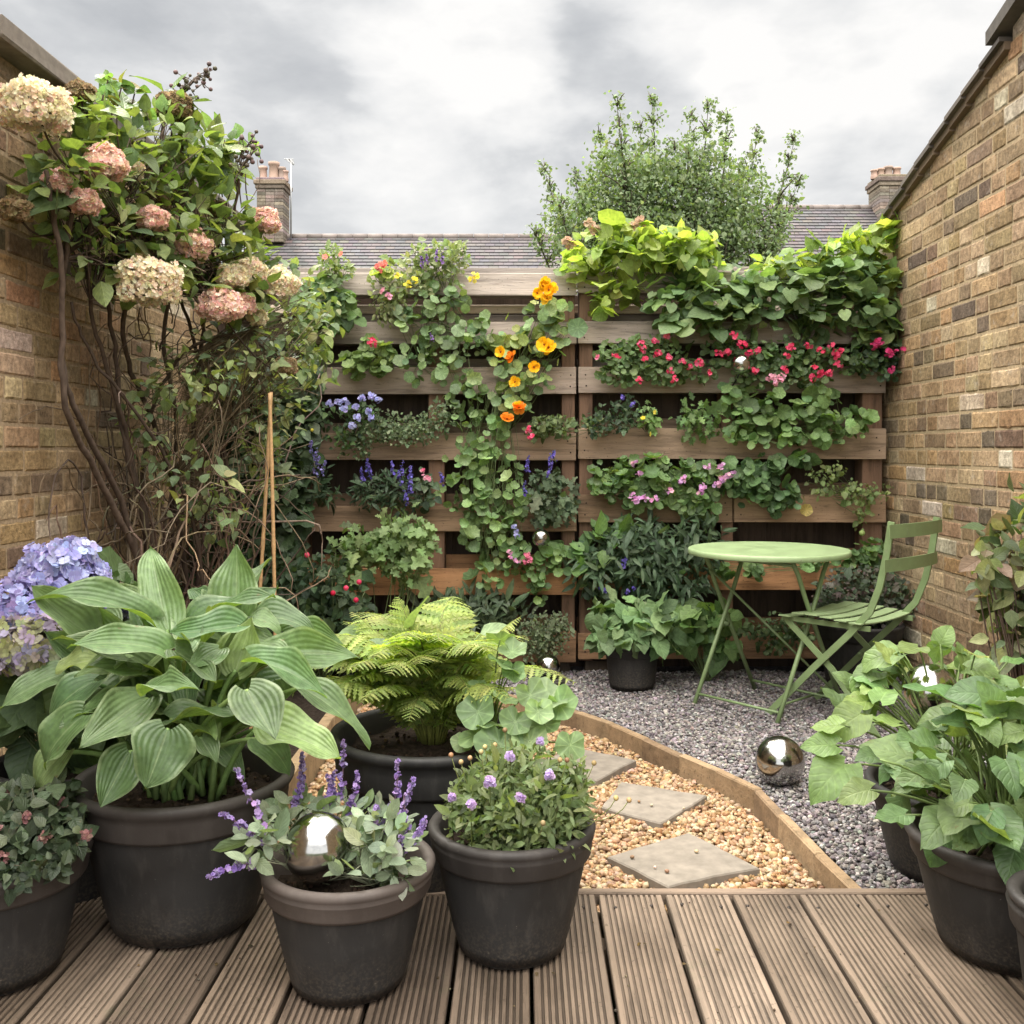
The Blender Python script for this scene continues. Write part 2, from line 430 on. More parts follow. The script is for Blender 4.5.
GREEN = [c*1.25 for c in [A(.07, .14, .035), A(.09, .18, .045), A(.055, .115, .035), A(.12, .20, .05)]]
DARK = [A(.030, .065, .025), A(.04, .085, .03), A(.025, .055, .025), A(.06, .10, .04)]
BRIGHT = [c*1.2 for c in [A(.11, .22, .05), A(.14, .26, .07), A(.09, .18, .045), A(.17, .27, .06)]]
LIME = [A(.29, .38, .06), A(.36, .44, .09), A(.22, .32, .055), A(.16, .26, .06)]
GREY = [A(.13, .18, .11), A(.17, .22, .14), A(.11, .16, .09), A(.21, .25, .18)]
BLUEGREEN = [A(.05, .10, .05), A(.07, .13, .065), A(.09, .16, .09), A(.04, .08, .04)]

def pick(cols, n, var=.16):
    cols = np.array(cols); i = rng.integers(0, len(cols), n); j = rng.integers(0, len(cols), n)
    t = rng.random((n, 1))
    return np.clip((cols[i]*t+cols[j]*(1-t))*(1+rng.normal(0, var, (n, 1)))*(1+rng.normal(0, .05, (n, 3))), .004, .95)

VIEW = A(0, -1, 0)
def scatter(mb, blobs, n, T, size, cols, face=(.5, .6, .5, .45), drop=.35, bias=2.2, szvar=.3, var=.16):
    """leaves in ellipsoids; blobs = (centre, (rx, ry, rz)); face = weights outward, to viewer side, up, random"""
    cs = np.array([b[0] for b in blobs]); rs = np.array([b[1] for b in blobs])
    w = np.array([(r[0]*r[2])**.9 for r in rs]); w = w/w.sum()
    k = rng.choice(len(blobs), n, p=w)
    dv = nrm(rng.normal(0, 1, (n, 3)))*rng.random((n, 1))**(1/bias)
    P = cs[k]+dv*rs[k]
    o = nrm(dv+1e-6)
    N = o*face[0]+VIEW*face[1]+A(0, 0, 1)*face[2]+rng.normal(0, 1, (n, 3))*face[3]
    Y = o*.5+A(0, 0, -1)*drop+rng.normal(0, .6, (n, 3))
    S = size*np.exp(rng.normal(0, szvar, n)); C = pick(cols, n, var)
    t = rng.integers(0, len(T), n)
    for i in range(len(T)):
        q = t == i
        inst(mb, T[i], P[q], Y[q], N[q], S[q], C[q])
    return P

def stems_to(mb, roots, P, r, col, sag=.0, n=6, k=5):
    for p in P:
        q = roots[rng.integers(len(roots))]
        m = (A(*q)+p)/2+rng.normal(0, .02, 3)+A(0, 0, sag)
        tube(mb, bez(q, m, p, n), np.linspace(r, r*.5, n), col*(1+rng.normal(0, .15)), k)

def pxblobs(bl, d=4.80, rd=.07):
    out = []
    for b in bl:
        x, y, rx, ry = b[:4]; dd = b[4] if len(b) > 4 else d; rr = b[5] if len(b) > 5 else rd
        out.append((W(x, y, dd), A(rx*dd/F, rr, ry*dd/F)))
    return out

# ---------------------------------------------------------------- flowers
def cluster(mb, p, r, k, cols, fs, T=FIVE, face=VIEW, flat=.5):
    o = nrm(rng.normal(0, 1, (k, 3))+face*.8+A(0, 0, .3))
    P = A(*p)+o*r*rng.uniform(.55, 1, (k, 1))*A(1, flat+.2, .9)
    N = nrm(o*.8+face*.7+rng.normal(0, .25, (k, 3)))
    Y = rng.normal(0, 1, (k, 3))
    inst(mb, T, P, Y, N, fs*rng.uniform(.8, 1.2, k), pick(cols, k, .12))

def spike(mb, p0, p1, n, fs, cols, stemcol, r=.008, mbs=None):
    path = bez(p0, (A(*p0)+A(*p1))/2+rng.normal(0, .01, 3), p1, 7)
    tube(mbs if mbs is not None else mb, path, .0018, stemcol, 5)
    t = np.sort(rng.random(n))**.9; P = np.stack([np.interp(t, np.linspace(0, 1, 7), path[:, i]) for i in range(3)], 1)
    o = nrm(rng.normal(0, 1, (n, 3)))
    rr = r*(1.1-.6*t)[:, None]
    inst(mb, FIVE, P+o*rr, rng.normal(0, 1, (n, 3)), o+A(0, -.3, .2), fs*rng.uniform(.7, 1.2, n)*(1.15-.5*t), pick(cols, n, .2))
    inst(mb, ICO0, P+o*rr*.5, A(0, 0, 1), A(0, 1, 0), fs*.28*rng.uniform(.7, 1.2, n), pick(cols, n, .2)*.6)

def mophead(mb, p, r, n, cols, fs, squash=.85):
    i = np.arange(n)+.5; ph = np.arccos(1-2*i/n*.86); th = np.pi*(1+5**.5)*i
    o = np.stack([np.cos(th)*np.sin(ph), np.sin(th)*np.sin(ph), np.cos(ph)], 1)+rng.normal(0, .07, (n, 3))
    o = nrm(o); q_ = rng.uniform(0, 6, 3); bumpy = 1+.09*np.sin(o[:, 0:1]*6+q_[0])+.09*np.sin(o[:, 2:3]*7+q_[1])+.06*np.sin(o[:, 1:2]*9+q_[2])+rng.normal(0, .05, (n, 1))
    P = A(*p)+o*r*A(1, 1, squash)*bumpy
    inst(mb, FOUR, P, rng.normal(0, 1, (n, 3)), o+rng.normal(0, .28, (n, 3)), fs*rng.uniform(.75, 1.2, n), pick(cols, n, .14))
    k = n//2
    o2 = nrm(rng.normal(0, 1, (k, 3)))
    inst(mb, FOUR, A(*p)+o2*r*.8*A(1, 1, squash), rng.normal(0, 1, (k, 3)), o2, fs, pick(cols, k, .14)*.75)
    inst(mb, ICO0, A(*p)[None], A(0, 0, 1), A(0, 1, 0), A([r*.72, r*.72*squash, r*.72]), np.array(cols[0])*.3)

# ================================================================ camera, world, sun
cam = bpy.data.cameras.new('camera'); cam.sensor_width = 36.; cam.lens = 36*F/1024
cam.shift_x = (512-CX)/1024; cam.shift_y = (CY-512)/1024; cam.clip_end = 2000; cam.clip_start = .05
co = bpy.data.objects.new('camera', cam); COL.objects.link(co)
co.location = (0, 0, CH); co.rotation_euler = (math.radians(90), 0, 0); scene.camera = co

SUN_EL, SUN_AZ = 52., -32.     # azimuth from +Y towards +X
wd = bpy.data.worlds.new("World"); scene.world = wd; wd.use_nodes = True
nt = wd.node_tree; nt.nodes.clear(); g = G(nt)
sky = g.n('ShaderNodeTexSky', sky_type='NISHITA', sun_disc=False, sun_elevation=math.radians(SUN_EL), sun_rotation=math.radians(SUN_AZ))
d = g.n('ShaderNodeTexCoord').outputs['Generated']
sx = g.n('ShaderNodeSeparateXYZ', {0: d})
den = g.math('ADD', g.math('MAXIMUM', sx.outputs[2], 0.), .42)
cv = g.n('ShaderNodeCombineXYZ', {0: g.math('DIVIDE', sx.outputs[0], den), 1: g.math('DIVIDE', sx.outputs[1], g.math('MULTIPLY', den, 1.6)), 2: g.math('MULTIPLY', sx.outputs[2], 2.)}).outputs[0]
n1 = g.noise(g.vmap(cv, (1., 1.25, 1), (3.1, .4, 0)), 2.4, 6, .55, .2)
n2 = g.noise(g.vmap(cv, (1., 1.5, 1), (7.7, 2.2, 0)), 5.2, 6, .55, .15)
nn = g.math('ADD', g.math('MULTIPLY', n1, .5), g.math('MULTIPLY', n2, .5))
wob = g.n('ShaderNodeVectorMath', {0: g.n('ShaderNodeTexNoise', {'Vector': cv, 'Scale': 3.5, 'Detail': 5.}).outputs['Color'], 1: (.5, .5, .5)}, operation='SUBTRACT').outputs[0]
dw = g.n('ShaderNodeVectorMath', {0: d, 1: g.n('ShaderNodeVectorMath', {0: wob, 'Scale': .34}, operation='SCALE').outputs[0]}, operation='ADD').outputs[0]
dw = g.n('ShaderNodeVectorMath', {0: dw}, operation='NORMALIZE').outputs[0]
def patch(px, py, rad):
    q = nrm(A((px-CX)/F, 1, (CY-py)/F))
    dp = g.n('ShaderNodeVectorMath', {0: dw, 1: tuple(q)}, operation='DOT_PRODUCT').outputs['Value']
    return g.n('ShaderNodeMapRange', {0: dp, 1: math.cos(rad/F), 2: 1.0}, interpolation_type='SMOOTHSTEP').outputs[0]
acc = nn
for px, py, rad, w in ((435, 50, 95, .08), (690, 20, 110, .08), (450, 200, 100, .04), (780, 90, 110, .09), (520, 40, 60, -.05), (330, 170, 70, .05), (880, 130, 90, .08), (60, 60, 130, -.05), (230, 70, 190, -.07), (590, 70, 110, -.09), (690, 120, 120, -.05), (520, 150, 70, -.04), (850, 190, 80, -.05), (950, 40, 90, .03), (280, 120, 100, -.05)):
    acc = g.math('ADD', acc, g.math('MULTIPLY', patch(px, py, rad), w))
cl = g.ramp(acc, [(.31, (.53, .545, .565)), (.42, (.68, .69, .70)), (.51, (.87, .87, .865)), (.62, (1.04, 1.025, 1.0))])
hz = g.n('ShaderNodeMapRange', {0: sx.outputs[2], 1: .30, 2: .10}, interpolation_type='SMOOTHSTEP').outputs[0]
cl = g.mix(g.math('MULTIPLY', hz, .6), cl, (.88, .885, .88))
skyc = g.mix(1., sky.outputs[0], (.09, .09, .09), 'MULTIPLY')
fin = g.mix(.95, skyc, cl)
# the cloud layer overhead is brighter than at eye level
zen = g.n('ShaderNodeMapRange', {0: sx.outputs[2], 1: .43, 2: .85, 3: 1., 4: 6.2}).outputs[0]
back = g.n('ShaderNodeMapRange', {0: sx.outputs[1], 1: .1, 2: -.5, 3: 1., 4: 2.4}).outputs[0]  # unseen sky behind the camera brightened as added fill light
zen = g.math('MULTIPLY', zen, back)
warm = g.n('ShaderNodeMapRange', {0: sx.outputs[2], 1: .43, 2: .8}).outputs[0]
fin = g.mix(warm, fin, g.mix(1., fin, (1., .955, .88), 'MULTIPLY'))
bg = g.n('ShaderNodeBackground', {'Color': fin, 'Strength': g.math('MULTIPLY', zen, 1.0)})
g.n('ShaderNodeOutputWorld', {'Surface': bg.outputs[0]})

sl = bpy.data.lights.new('sun', 'SUN'); sl.energy = 3.2; sl.angle = math.radians(14); sl.color = (1., .95, .87)
so = bpy.data.objects.new('sun', sl); COL.objects.link(so)
ce = math.cos(math.radians(SUN_EL)); sdir = A(math.sin(math.radians(SUN_AZ))*ce, math.cos(math.radians(SUN_AZ))*ce, math.sin(math.radians(SUN_EL)))
from mathutils import Vector
so.rotation_euler = Vector(tuple(sdir)).to_track_quat('Z', 'Y').to_euler(); so.location = tuple(sdir*20)
scene.view_settings.view_transform = 'Standard'; scene.view_settings.look = 'None'; scene.view_settings.exposure = 0
scene.render.engine = 'CYCLES'
cy = scene.cycles; cy.use_denoising = True; cy.max_bounces = 6; cy.diffuse_bounces = 3; cy.transmission_bounces = 4; cy.glossy_bounces = 3
cy.use_adaptive_sampling = True; cy.adaptive_threshold = .015
try: cy.denoiser = 'OPENIMAGEDENOISE'
except Exception: pass

# ================================================================ setting
FY = 4.91                         # front of the pallets
WR, WL = 1.80, -1.60              # side walls
kerb = [(.825, 2.445), (.793, 2.688), (.765, 2.964), (.745, 3.194), (.658, 3.375), (.56, 3.543), (.454, 3.754), (.341, 3.963), (.225, 4.13), (.144, 4.246), (-.08, 4.42), (-.38, 4.55), (-.76, 4.62)]
kY = np.array([k[1] for k in kerb]); kX = np.array([k[0] for k in kerb])
def kx(y): return np.where(y < kY[0], kX[0], np.where(y > kY[-1], -9., np.interp(y, kY, kX)))
LX = -.76                         # left edging

def sheet(name, x0, x1, y0, y1, z, col, mat, loc=(0, 0, 0)):
    mb = MB(); mb.add([(x0, y0, z), (x1, y0, z), (x1, y1, z), (x0, y1, z)], [np.array([[0, 1, 2, 3]])], col)
    return tag(mb.build(name, mat), kind='structure')
sheet('ground', -400, 400, -400, 800, -.16, A(.05, .06, .03), M['soil'])
sheet('path_bed', LX, kX.max()+.05, 2.42, 4.66, -.062, A(.16, .11, .07), M['soil'])
mbb = MB(); yy = np.linspace(2.42, FY+.25, 60); xs = np.maximum(kx(yy), -.9)
mbb.add(np.concatenate([np.stack([xs, yy, np.full(60, -.012)], 1), np.stack([np.full(60, WR-.02), yy, np.full(60, -.012)], 1)]),
        [np.stack([np.arange(59), np.arange(59)+60, np.arange(59)+61, np.arange(59)+1], 1)], A(.08, .075, .08))
tag(mbb.build('patio_bed', M['soil']), kind='structure')
sheet('flower_bed', WL-.02, LX-.03, 2.30, FY+.25, -.02, A(.035, .026, .02), M['soil'])

# gravel, pebble by pebble
def gravel(name, mask, x0, x1, y0, y1, z, sp, size, cols, T, flat, mat, smooth, lift=.004):
    nx, ny = int((x1-x0)/sp), int((y1-y0)/sp)
    X, Y = np.meshgrid(x0+(np.arange(nx)+.5)*sp, y0+(np.arange(ny)+.5)*sp)
    P = np.stack([X.ravel(), Y.ravel(), np.full(X.size, z)], 1)
    P[:, :2] += rng.uniform(-.75, .75, (len(P), 2))*sp
    P = P[mask(P[:, 0], P[:, 1])]; n = len(P)
    P[:, 2] += rng.random(n)**2*lift*3+.006*np.sin(P[:, 0]*9+1)*np.cos(P[:, 1]*7)
    S = size*np.exp(rng.normal(0, .25, (n, 1)))*np.stack([rng.uniform(.75, 1.25, n), rng.uniform(.75, 1.25, n), flat*rng.uniform(.7, 1.2, n)], 1)
    mb = MB()
    T2 = []
    for k in range(4):
        v = T[0]*(1+rng.normal(0, .13, (len(T[0]), 1))); T2.append((v, T[1], T[2]))
    q = rng.integers(0, 4, n)
    C = pick(cols, n, .14)
    Yd = rng.normal(0, 1, (n, 3)); Yd[:, 2] *= .2; Zd = A(0, 0, 1)+rng.normal(0, .3, (n, 3))
    for k in range(4):
        m = q == k; inst(mb, T2[k], P[m], Yd[m], Zd[m], S[m], C[m])
    return tag(mb.build(name, mat, smooth=smooth), kind='stuff')
GOLD = [lin(c)*A(.68, .62, .58) for c in ('c9b08c', 'b8986e', 'a98760', 'd6c6ac', '957049', 'bfa27a', 'b7a78f', '826448', 'cdb79a')]
gravel('golden_gravel', lambda x, y: (x > LX+.03) & (x < kx(y)-.028), LX, .82, 2.44, 4.64, -.055, .0104, .0073, GOLD, ICO1, .75, M['pebble'], True)
SLATE = [lin(c)*.78 for c in ('8b8583', '767070', 'a39d9a', '655f60', '968c88', 'b9b3b0', '554f50', '7d7577')]
def in_grey(x, y): return (x > kx(y)+.03) & (y > 2.43)
gravel('grey_gravel', in_grey, -.8, WR-.01, 2.43, FY+.05, -.004, .0094, .0069, SLATE, ICO0, .7, M['chip'], False)
gravel('dark_gravel', lambda x, y: x < LX-.03, WL, LX-.02, 2.36, 3.3, -.012, .014, .0085, [c*.75 for c in GOLD[2:]]+SLATE[:3], ICO0, .7, M['chip'], False)  # darker brown and grey chips on the left bed

mb = MB(); n = 12
P = np.stack([rng.uniform(.18, .5, 12), rng.uniform(2.45, 3.2, 12), np.full(12, -.021)], 1)
inst(mb, ICO1, P, rng.normal(0, 1, (n, 3))*A(1, 1, .1), A(0, 0, 1), rng.uniform(.004, .0075, (n, 1))*A(1, .85, .7), pick(GOLD, n))
tag(mb.build('stray_gravel', M['pebble']), kind='stuff')
# deck
deck = bpy.data.objects.new('deck', None); COL.objects.link(deck); tag(deck, kind='structure')
pitch, bw, DZ, DE = .159, .151, .04, 2.385
def board_profile():
    xs, zs = [], []
    h = bw/2; n = 10; m0 = .011; gw = .0052
    xs += [-h, -h+.003]; zs += [-.004, 0]
    step = (bw-2*m0)/n
    for i in range(n):
        c = -h+m0+(i+.5)*step
        xs += [c-gw*.62, c-gw*.34, c+gw*.34, c+gw*.62]; zs += [0, -.0042, -.0042, 0]
    xs += [h-.003, h]; zs += [0, -.004]
    return np.array(xs), np.array(zs)
bx_, bz_ = board_profile()
for i in range(-11, 8):
    xc = .172+.0795+i*pitch
    mb = MB(); ys = np.linspace(-.5, DE, 30); c = lin(('766759', '6a5c50', '7e6f61', '706255')[rng.integers(4)])*(1+rng.normal(0, .08))
    nx = len(bx_)
    wob = .0012*np.sin(ys*2.3+i)
    V = np.stack([np.broadcast_to(bx_, (30, nx))+xc+wob[:, None], np.repeat(ys[:, None], nx, 1), np.broadcast_to(bz_, (30, nx))+DZ+rng.normal(0, .0008)], -1).reshape(-1, 3)
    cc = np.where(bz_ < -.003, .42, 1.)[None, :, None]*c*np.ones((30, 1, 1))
    mb.add(V, [grid_faces(30, nx)], cc.reshape(-1, 3))
    cbox(mb, (xc, (-.5+DE)/2, DZ-.016), (bw-.001, DE+.5-.004, .022), .001, c*.55)
    mb.build('deck_board', M['deck'], deck, smooth=False)
mb = MB(); cbox(mb, (-.25, DE+.016, DZ-.012), (3.6, .026, .03), .003, lin('78685a'))
mb.build('edge_trim', M['slat'], deck, smooth=False)
mb = MB(); cbox(mb, (-.25, DE+.010, -.045), (3.6, .02, .07), .002, lin('6a5745'))
for i in range(6): cbox(mb, (-.25, -.3+i*.5, -.03), (3.6, .05, .09), .002, lin('4a3d30'))
mb.build('joist', M['slat'], deck, smooth=False)
mb = MB()
for i in range(-11, 8):
    for dx in (-.045, .045):
        p = A(.172+.0795+i*pitch+dx+rng.normal(0, .003), 2.33+rng.normal(0, .006), DZ+.0008)
        lathe(mb, [(0, 0), (.0042, 0), (.0042, -.003)], p, A(.06, .05, .045), 10)
mb.build('screw', M['metal'], deck)
# crumbs of soil and leaf litter on the boards
mb = MB(); n = 70
P = np.stack([rng.uniform(-1.1, 1.1, n), rng.uniform(1.8, 2.38, n), np.full(n, DZ+.002)], 1)
inst(mb, ICO0, P, rng.normal(0, 1, (n, 3)), rng.normal(0, 1, (n, 3)), rng.uniform(.001, .0032, n), pick([A(.05, .035, .025), A(.12, .09, .05), A(.2, .17, .12)], n))
n = 14
P = np.stack([rng.uniform(-.9, .9, n), rng.uniform(1.9, 2.36, n), np.full(n, DZ+.004)], 1)
inst(mb, LT['tiny'][1], P, rng.normal(0, 1, (n, 3))*A(1, 1, .1), A(0, 0, 1), rng.uniform(.008, .018, n), pick([A(.12, .08, .03), A(.06, .05, .03)], n))
tag(mb.build('leaf_litter', M['soil']), kind='stuff')

# timber edging
ed = thing('timber_edging', 'curved edging of short brown timber blocks between golden gravel and grey gravel', 'edging', (.7, 3.2, -.06))
for i in range(len(kerb)-1):
    a, b = A(*kerb[i]), A(*kerb[i+1]); dv = b-a; L = np.linalg.norm(dv)
    mb = MB(); cbox(mb, ((a+b)[0]/2, (a+b)[1]/2, -.029+rng.normal(0, .002)), (L+.010, .032, .096), .004, lin(('8a745a', '937d62', '7f6a53')[i % 3])*(1+rng.normal(0, .06)), math.atan2(dv[1], dv[0]), .0008)
    mb.build('edging_block', M['edging'], ed, smooth=False)
ed2 = thing('timber_edging', 'straight timber edging board glimpsed between the large hosta and the fern pot', 'edging', (LX, 3.4, -.06))
for y0, y1 in ((2.43, 3.1), (3.11, 3.86), (3.87, 4.6)):
    mb = MB(); cbox(mb, (LX, (y0+y1)/2, 0), (.045, y1-y0, .14), .004, lin('8d795e'), 0, .0008); mb.build('edging_block', M['edging'], ed2, smooth=False)

# flagstones
def flag(pts, label):
    P = [W(x, y, 1000*(CH+.032)/(y-CY)) for x, y in pts]
    P = np.array(P); c = P.mean(0); n = len(P)
    E = []
    for i in range(n):                       # rough edges
        for t in np.linspace(0, 1, 7)[:-1]:
            E.append(P[i]*(1-t)+P[(i+1) % n]*t+rng.normal(0, .0022, 3)*A(1, 1, 0))
    E = np.array(E); E[:, 2] = -.031; m = len(E)
    inn = c*A(1, 1, 0)+(E-c)*A(1, 1, 0)*.975; inn[:, 2] = -.027
    lo = E.copy(); lo[:, 2] = -.075
    mid = c*A(1, 1, 0)+(E-c)*A(1, 1, 0)*.5; mid[:, 2] = -.0265
    V = np.concatenate([lo, E, inn, mid, [[c[0], c[1], -.0262]]]); i = np.arange(m); j = (i+1) % m
    fs = [np.concatenate([np.stack([i+m*k, j+m*k, j+m*(k+1), i+m*(k+1)], 1) for k in range(3)]), np.stack([i+3*m, j+3*m, np.full(m, 4*m)], 1)]
    mb = MB(); mb.add(V, fs, lin('80786e')*(1+rng.normal(0, .05)))
    o = mb.build('stepping_stone', M['stone'], None, False, (c[0], c[1], -.06))
    tag(o, label, 'stepping stone', 'stepping stones in the gravel path')
flag([(607, 858), (689, 834), (759, 869), (668, 888)], 'diamond shaped grey stepping stone nearest the deck edge')
flag([(600, 808), (622, 783), (707, 797), (661, 825)], 'grey stepping stone in the middle of the three on the golden gravel')
flag([(530, 768), (572, 748), (636, 761), (596, 782)], 'furthest grey stepping stone partly hidden behind the flowering pot')

# ---------------------------------------------------------------- brick walls
def brick_wall(mb, x, y0, y1, top, face, cols, probs):
    """a wall along Y at x; top(y) = height; face = +1/-1 = which way it looks"""
    h, L, hd, j = .0755, .226, .1125, .009
    z = -.1; row = 0
    while z < 4.2:
        y = y0-rng.random()*.2; alt = row % 2
        while y < y1:
            ln = L if (alt % 2 == 0) else hd
            if rng.random() < .3: ln = L if ln == hd else hd
            if row % 4 == 1 and rng.random() < .35: ln = hd
            alt += 1
            a, b = max(y, y0), min(y+ln-j, y1)
            if b-a > .02 and z+.02 < top((a+b)/2):
                pr = np.array(probs)
                if face < 0 and .75 < z < 1.25 and ln == hd: pr[5] += .35; pr = pr/pr.sum()
                c = cols[rng.choice(len(cols), p=pr)]*(1+rng.normal(0, .13))*(1+rng.normal(0, .03, 3))
                u = np.linspace(0, 1, 7); w = np.linspace(0, 1, 4)
                uu, ww = np.meshgrid(u, w)
                e = np.minimum(np.minimum(uu, 1-uu)*(b-a), np.minimum(ww, 1-ww)*(h-j))
                edge = (e < 1e-6)
                prot = np.where(edge, -.0012, .0030)+rng.normal(0, .0007, uu.shape)+rng.uniform(-.001, .002)
                Y = a+uu*(b-a)+np.where(edge, rng.normal(0, .0026, uu.shape), 0); Z = z+ww*(h-j)+np.where(edge, rng.normal(0, .0016, uu.shape), 0)
                # pull inner ring towards the edges for a crisp arris
                Y = np.where((uu > 0) & (uu < .2), a+.006, np.where((uu < 1) & (uu > .8), b-.006, Y))
                Z = np.where((ww > 0) & (ww < .4), z+.006, np.where((ww < 1) & (ww > .6), z+h-j-.006, Z))
                Z = np.minimum(Z, top(Y)-.002)
                V = np.stack([x+face*prot, Y, Z], -1).reshape(-1, 3)
                mb.add(V, [grid_faces(4, 7)[:, ::face]], c)
            y += ln
        z += h; row += 1
STOCK = [lin(c)*A(.97, .97, .98) for c in ('a58b6d', '97805f', 'b09a7a', '876f59', '715f51', '514743', 'c6baa9', 'a0805f', 'a88561')]

_m = A(.31, .235, .135)
STOCK = [c*.74+_m*.26 for c in STOCK]
# right: gable wall of the neighbouring building
rw = thing('brick_wall', 'tall sunlit yellow stock brick gable wall on the right with a sloping verge', 'brick wall', (WR, 3.5, -.1))
def topR(y): return np.where(np.asarray(y) > 3.69, 2.235+(4.91-np.asarray(y))*.30738, 2.655+(3.69-np.asarray(y))*.30)
mb = MB(); brick_wall(mb, WR, -.4, FY+.35, topR, -1, STOCK, [.26, .20, .15, .13, .09, .025, .055, .05, .04]); mb.build('brickwork', M['brick'], rw, False)
mb = MB()
def wall_block(mb, x0, x1, prof, col):
    """solid block behind the brick faces; prof = list of (y, z) anticlockwise"""
    n = len(prof); V = [(x0, y, z) for y, z in prof]+[(x1, y, z) for y, z in prof]
    i = np.arange(n); k = (i+1) % n
    mb.add(np.array(V), [np.stack([i, k, k+n, i+n], 1), i[None], (i+n)[None, ::-1]], col)
wall_block(mb, WR, WR+.24, [(-.4, -.15), (FY+.35, -.15), (FY+.35, float(topR(FY+.35))), (3.69, float(topR(3.6901))), (3.69, 2.655), (-.4, float(topR(-.4)))], lin('a39074'))
mb.build('mortar', M['mortar'], rw, False)
mb = MB()
ys = np.linspace(3.70, FY+.4, 11)
for k in range(10):                                   # verge: slate ends over a mortar fillet
    a, b = ys[k], ys[k+1]; c = (a+b)/2
    z = float(topR(c)); sl_ = -.30738
    V = [(WR-.045-rng.random()*.008, a-.004, z+(a-c)*sl_+.004), (WR-.045-rng.random()*.006, b, z+(b-c)*sl_+.010+rng.random()*.006), (WR+.3, b, z+(b-c)*sl_+.010), (WR+.3, a-.004, z+(a-c)*sl_+.004)]
    V = np.array(V); V2 = V+A(0, 0, .016+rng.random()*.006)
    Q = np.array([[0, 1, 2, 3], [4, 7, 6, 5], [0, 4, 5, 1], [1, 5, 6, 2], [2, 6, 7, 3], [3, 7, 4, 0]])
    mb.add(np.concatenate([V, V2]), [Q], lin('5d554e')*(1+rng.normal(0, .15)))
    V3 = np.concatenate([V+A(.02, 0, -.03), V+A(.02, 0, 0)]); mb.add(V3, [Q], lin('6b5a48')*(1+rng.normal(0, .1)))
mb.build('verge', M['slate'], rw, False)
mb = MB()
V = []
for y in (3.78, -.4):
    z = 2.655+(3.69-y)*.30
    V += [(WR-.06, y, z), (WR+.3, y, z), (WR+.3, y, z+.06), (WR-.06, y, z+.05)]
mb.add(np.array(V), [np.array([[0, 1, 2, 3], [7, 6, 5, 4], [0, 4, 5, 1], [1, 5, 6, 2], [2, 6, 7, 3], [3, 7, 4, 0]])], lin('5a5550'))
mb.build('coping', M['stone'], rw, False)

# left: garden wall with stone coping
lw = thing('brick_wall', 'weathered brown brick garden wall on the left under a stone coping', 'brick wall', (WL, 3.5, -.1))
mb = MB(); brick_wall(mb, WL, -.4, FY+.35, lambda y: np.full_like(np.asarray(y, float), 2.30), 1, STOCK, [.28, .22, .13, .17, .10, .01, .02, .04, .03]); mb.build('brickwork', M['brick'], lw, False)
mb = MB(); wall_block(mb, WL-.22, WL, [(-.4, -.15), (FY+.35, -.15), (FY+.35, 2.30), (-.4, 2.30)], lin('95826a')); mb.build('mortar', M['mortar'], lw, False)
mb = MB()
for k in range(9):
    y0 = -.4+k*.66
    cbox(mb, (WL-.10, y0+.33, 2.337+rng.normal(0, .003)), (.36, .652, .070), .008, lin('6e665e')*(1+rng.normal(0, .1)), 0, .002)
mb.build('coping', M['stone'], lw, False)

# ---------------------------------------------------------------- pallet fence
def pz(y): return CH-(y-CY)*FY/F
def pxX(x): return (x-CX)*FY/F
SLATC = [lin(c)*1.35 for c in ('8f857d', '897d74', '86786d', '867260', '78624e', '97704f', '7c6048')]
def pallet(label, x0, x1, rows, posts, split=None):
    t = thing('pallet_planter', label, 'pallet planter', ((x0+x1)/2, FY+.07, 0), 'timber pallet planters along the back fence')
    for i, (y0, y1) in enumerate(rows):
        z0, z1 = pz(y1), pz(y0); segs = [(x0, x1)] if i != split else [(x0, pxX(733)-.004), (pxX(733)+.004, x1)]
        for a, b in segs:
            mb = MB(); c = SLATC[i]*(1+rng.normal(0, .05))
            cbox(mb, ((a+b)/2, FY+.011, (z0+z1)/2), (b-a, .022, z1-z0), .002, c, 0, .0012, rng.normal(0, .0015))
            for xe in (a+.035, b-.035):            # rusty nail heads
                for q in (.28, .7):
                    lathe(mb, [(0, -.0), (.004, 0)], (0, 0, 0), A(.05, .03, .02), 8) if False else None
                    cbox(mb, (xe+rng.normal(0, .006), FY-.0005, z0+(z1-z0)*q), (.007, .003, .007), .001, A(.03, .02, .015))
            mb.build('slat', M['slat'], t, False)
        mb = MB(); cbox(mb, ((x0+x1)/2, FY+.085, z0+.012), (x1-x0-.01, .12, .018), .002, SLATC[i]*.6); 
        mb.build('shelf', M['slat'], t, False)
        mb = MB(); n = 26
        xs = np.linspace(x0+.01, x1-.01, n); V = []
        for yv in (FY+.024, FY+.085, FY+.14): V += [(x, yv, z1-.02+rng.normal(0, .006)) for x in xs]
        mb.add(np.array(V), [grid_faces(3, n)], A(.03, .022, .016)); mb.build('soil', M['soil'], t)
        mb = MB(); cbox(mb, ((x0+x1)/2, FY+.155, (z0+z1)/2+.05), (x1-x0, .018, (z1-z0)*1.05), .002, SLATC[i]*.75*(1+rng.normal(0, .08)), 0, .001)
        mb.build('back_slat', M['slat'], t, False)
    for xa, xb in posts:
        a, b = pxX(xa), pxX(xb); mb = MB()
        cbox(mb, ((a+b)/2, FY+.083, (pz(662)+pz(276))/2), (b-a, .118, pz(276)-pz(662)), .003, lin('6e5544')); mb.build('stringer', M['post'], t, False)
    for q in (.07, .5, .93):
        mb = MB(); cbox(mb, (x0+(x1-x0)*q, FY+.09, pz(669)), (.14, .1, .066), .003, lin('4a4036'))
        mb.build('foot_block', M['post'], t, False)
    return t
rowsL = [(273, 295), (321.5, 344), (367, 394), (433, 460), (506, 531.5), (568.5, 595), (631, 662)]
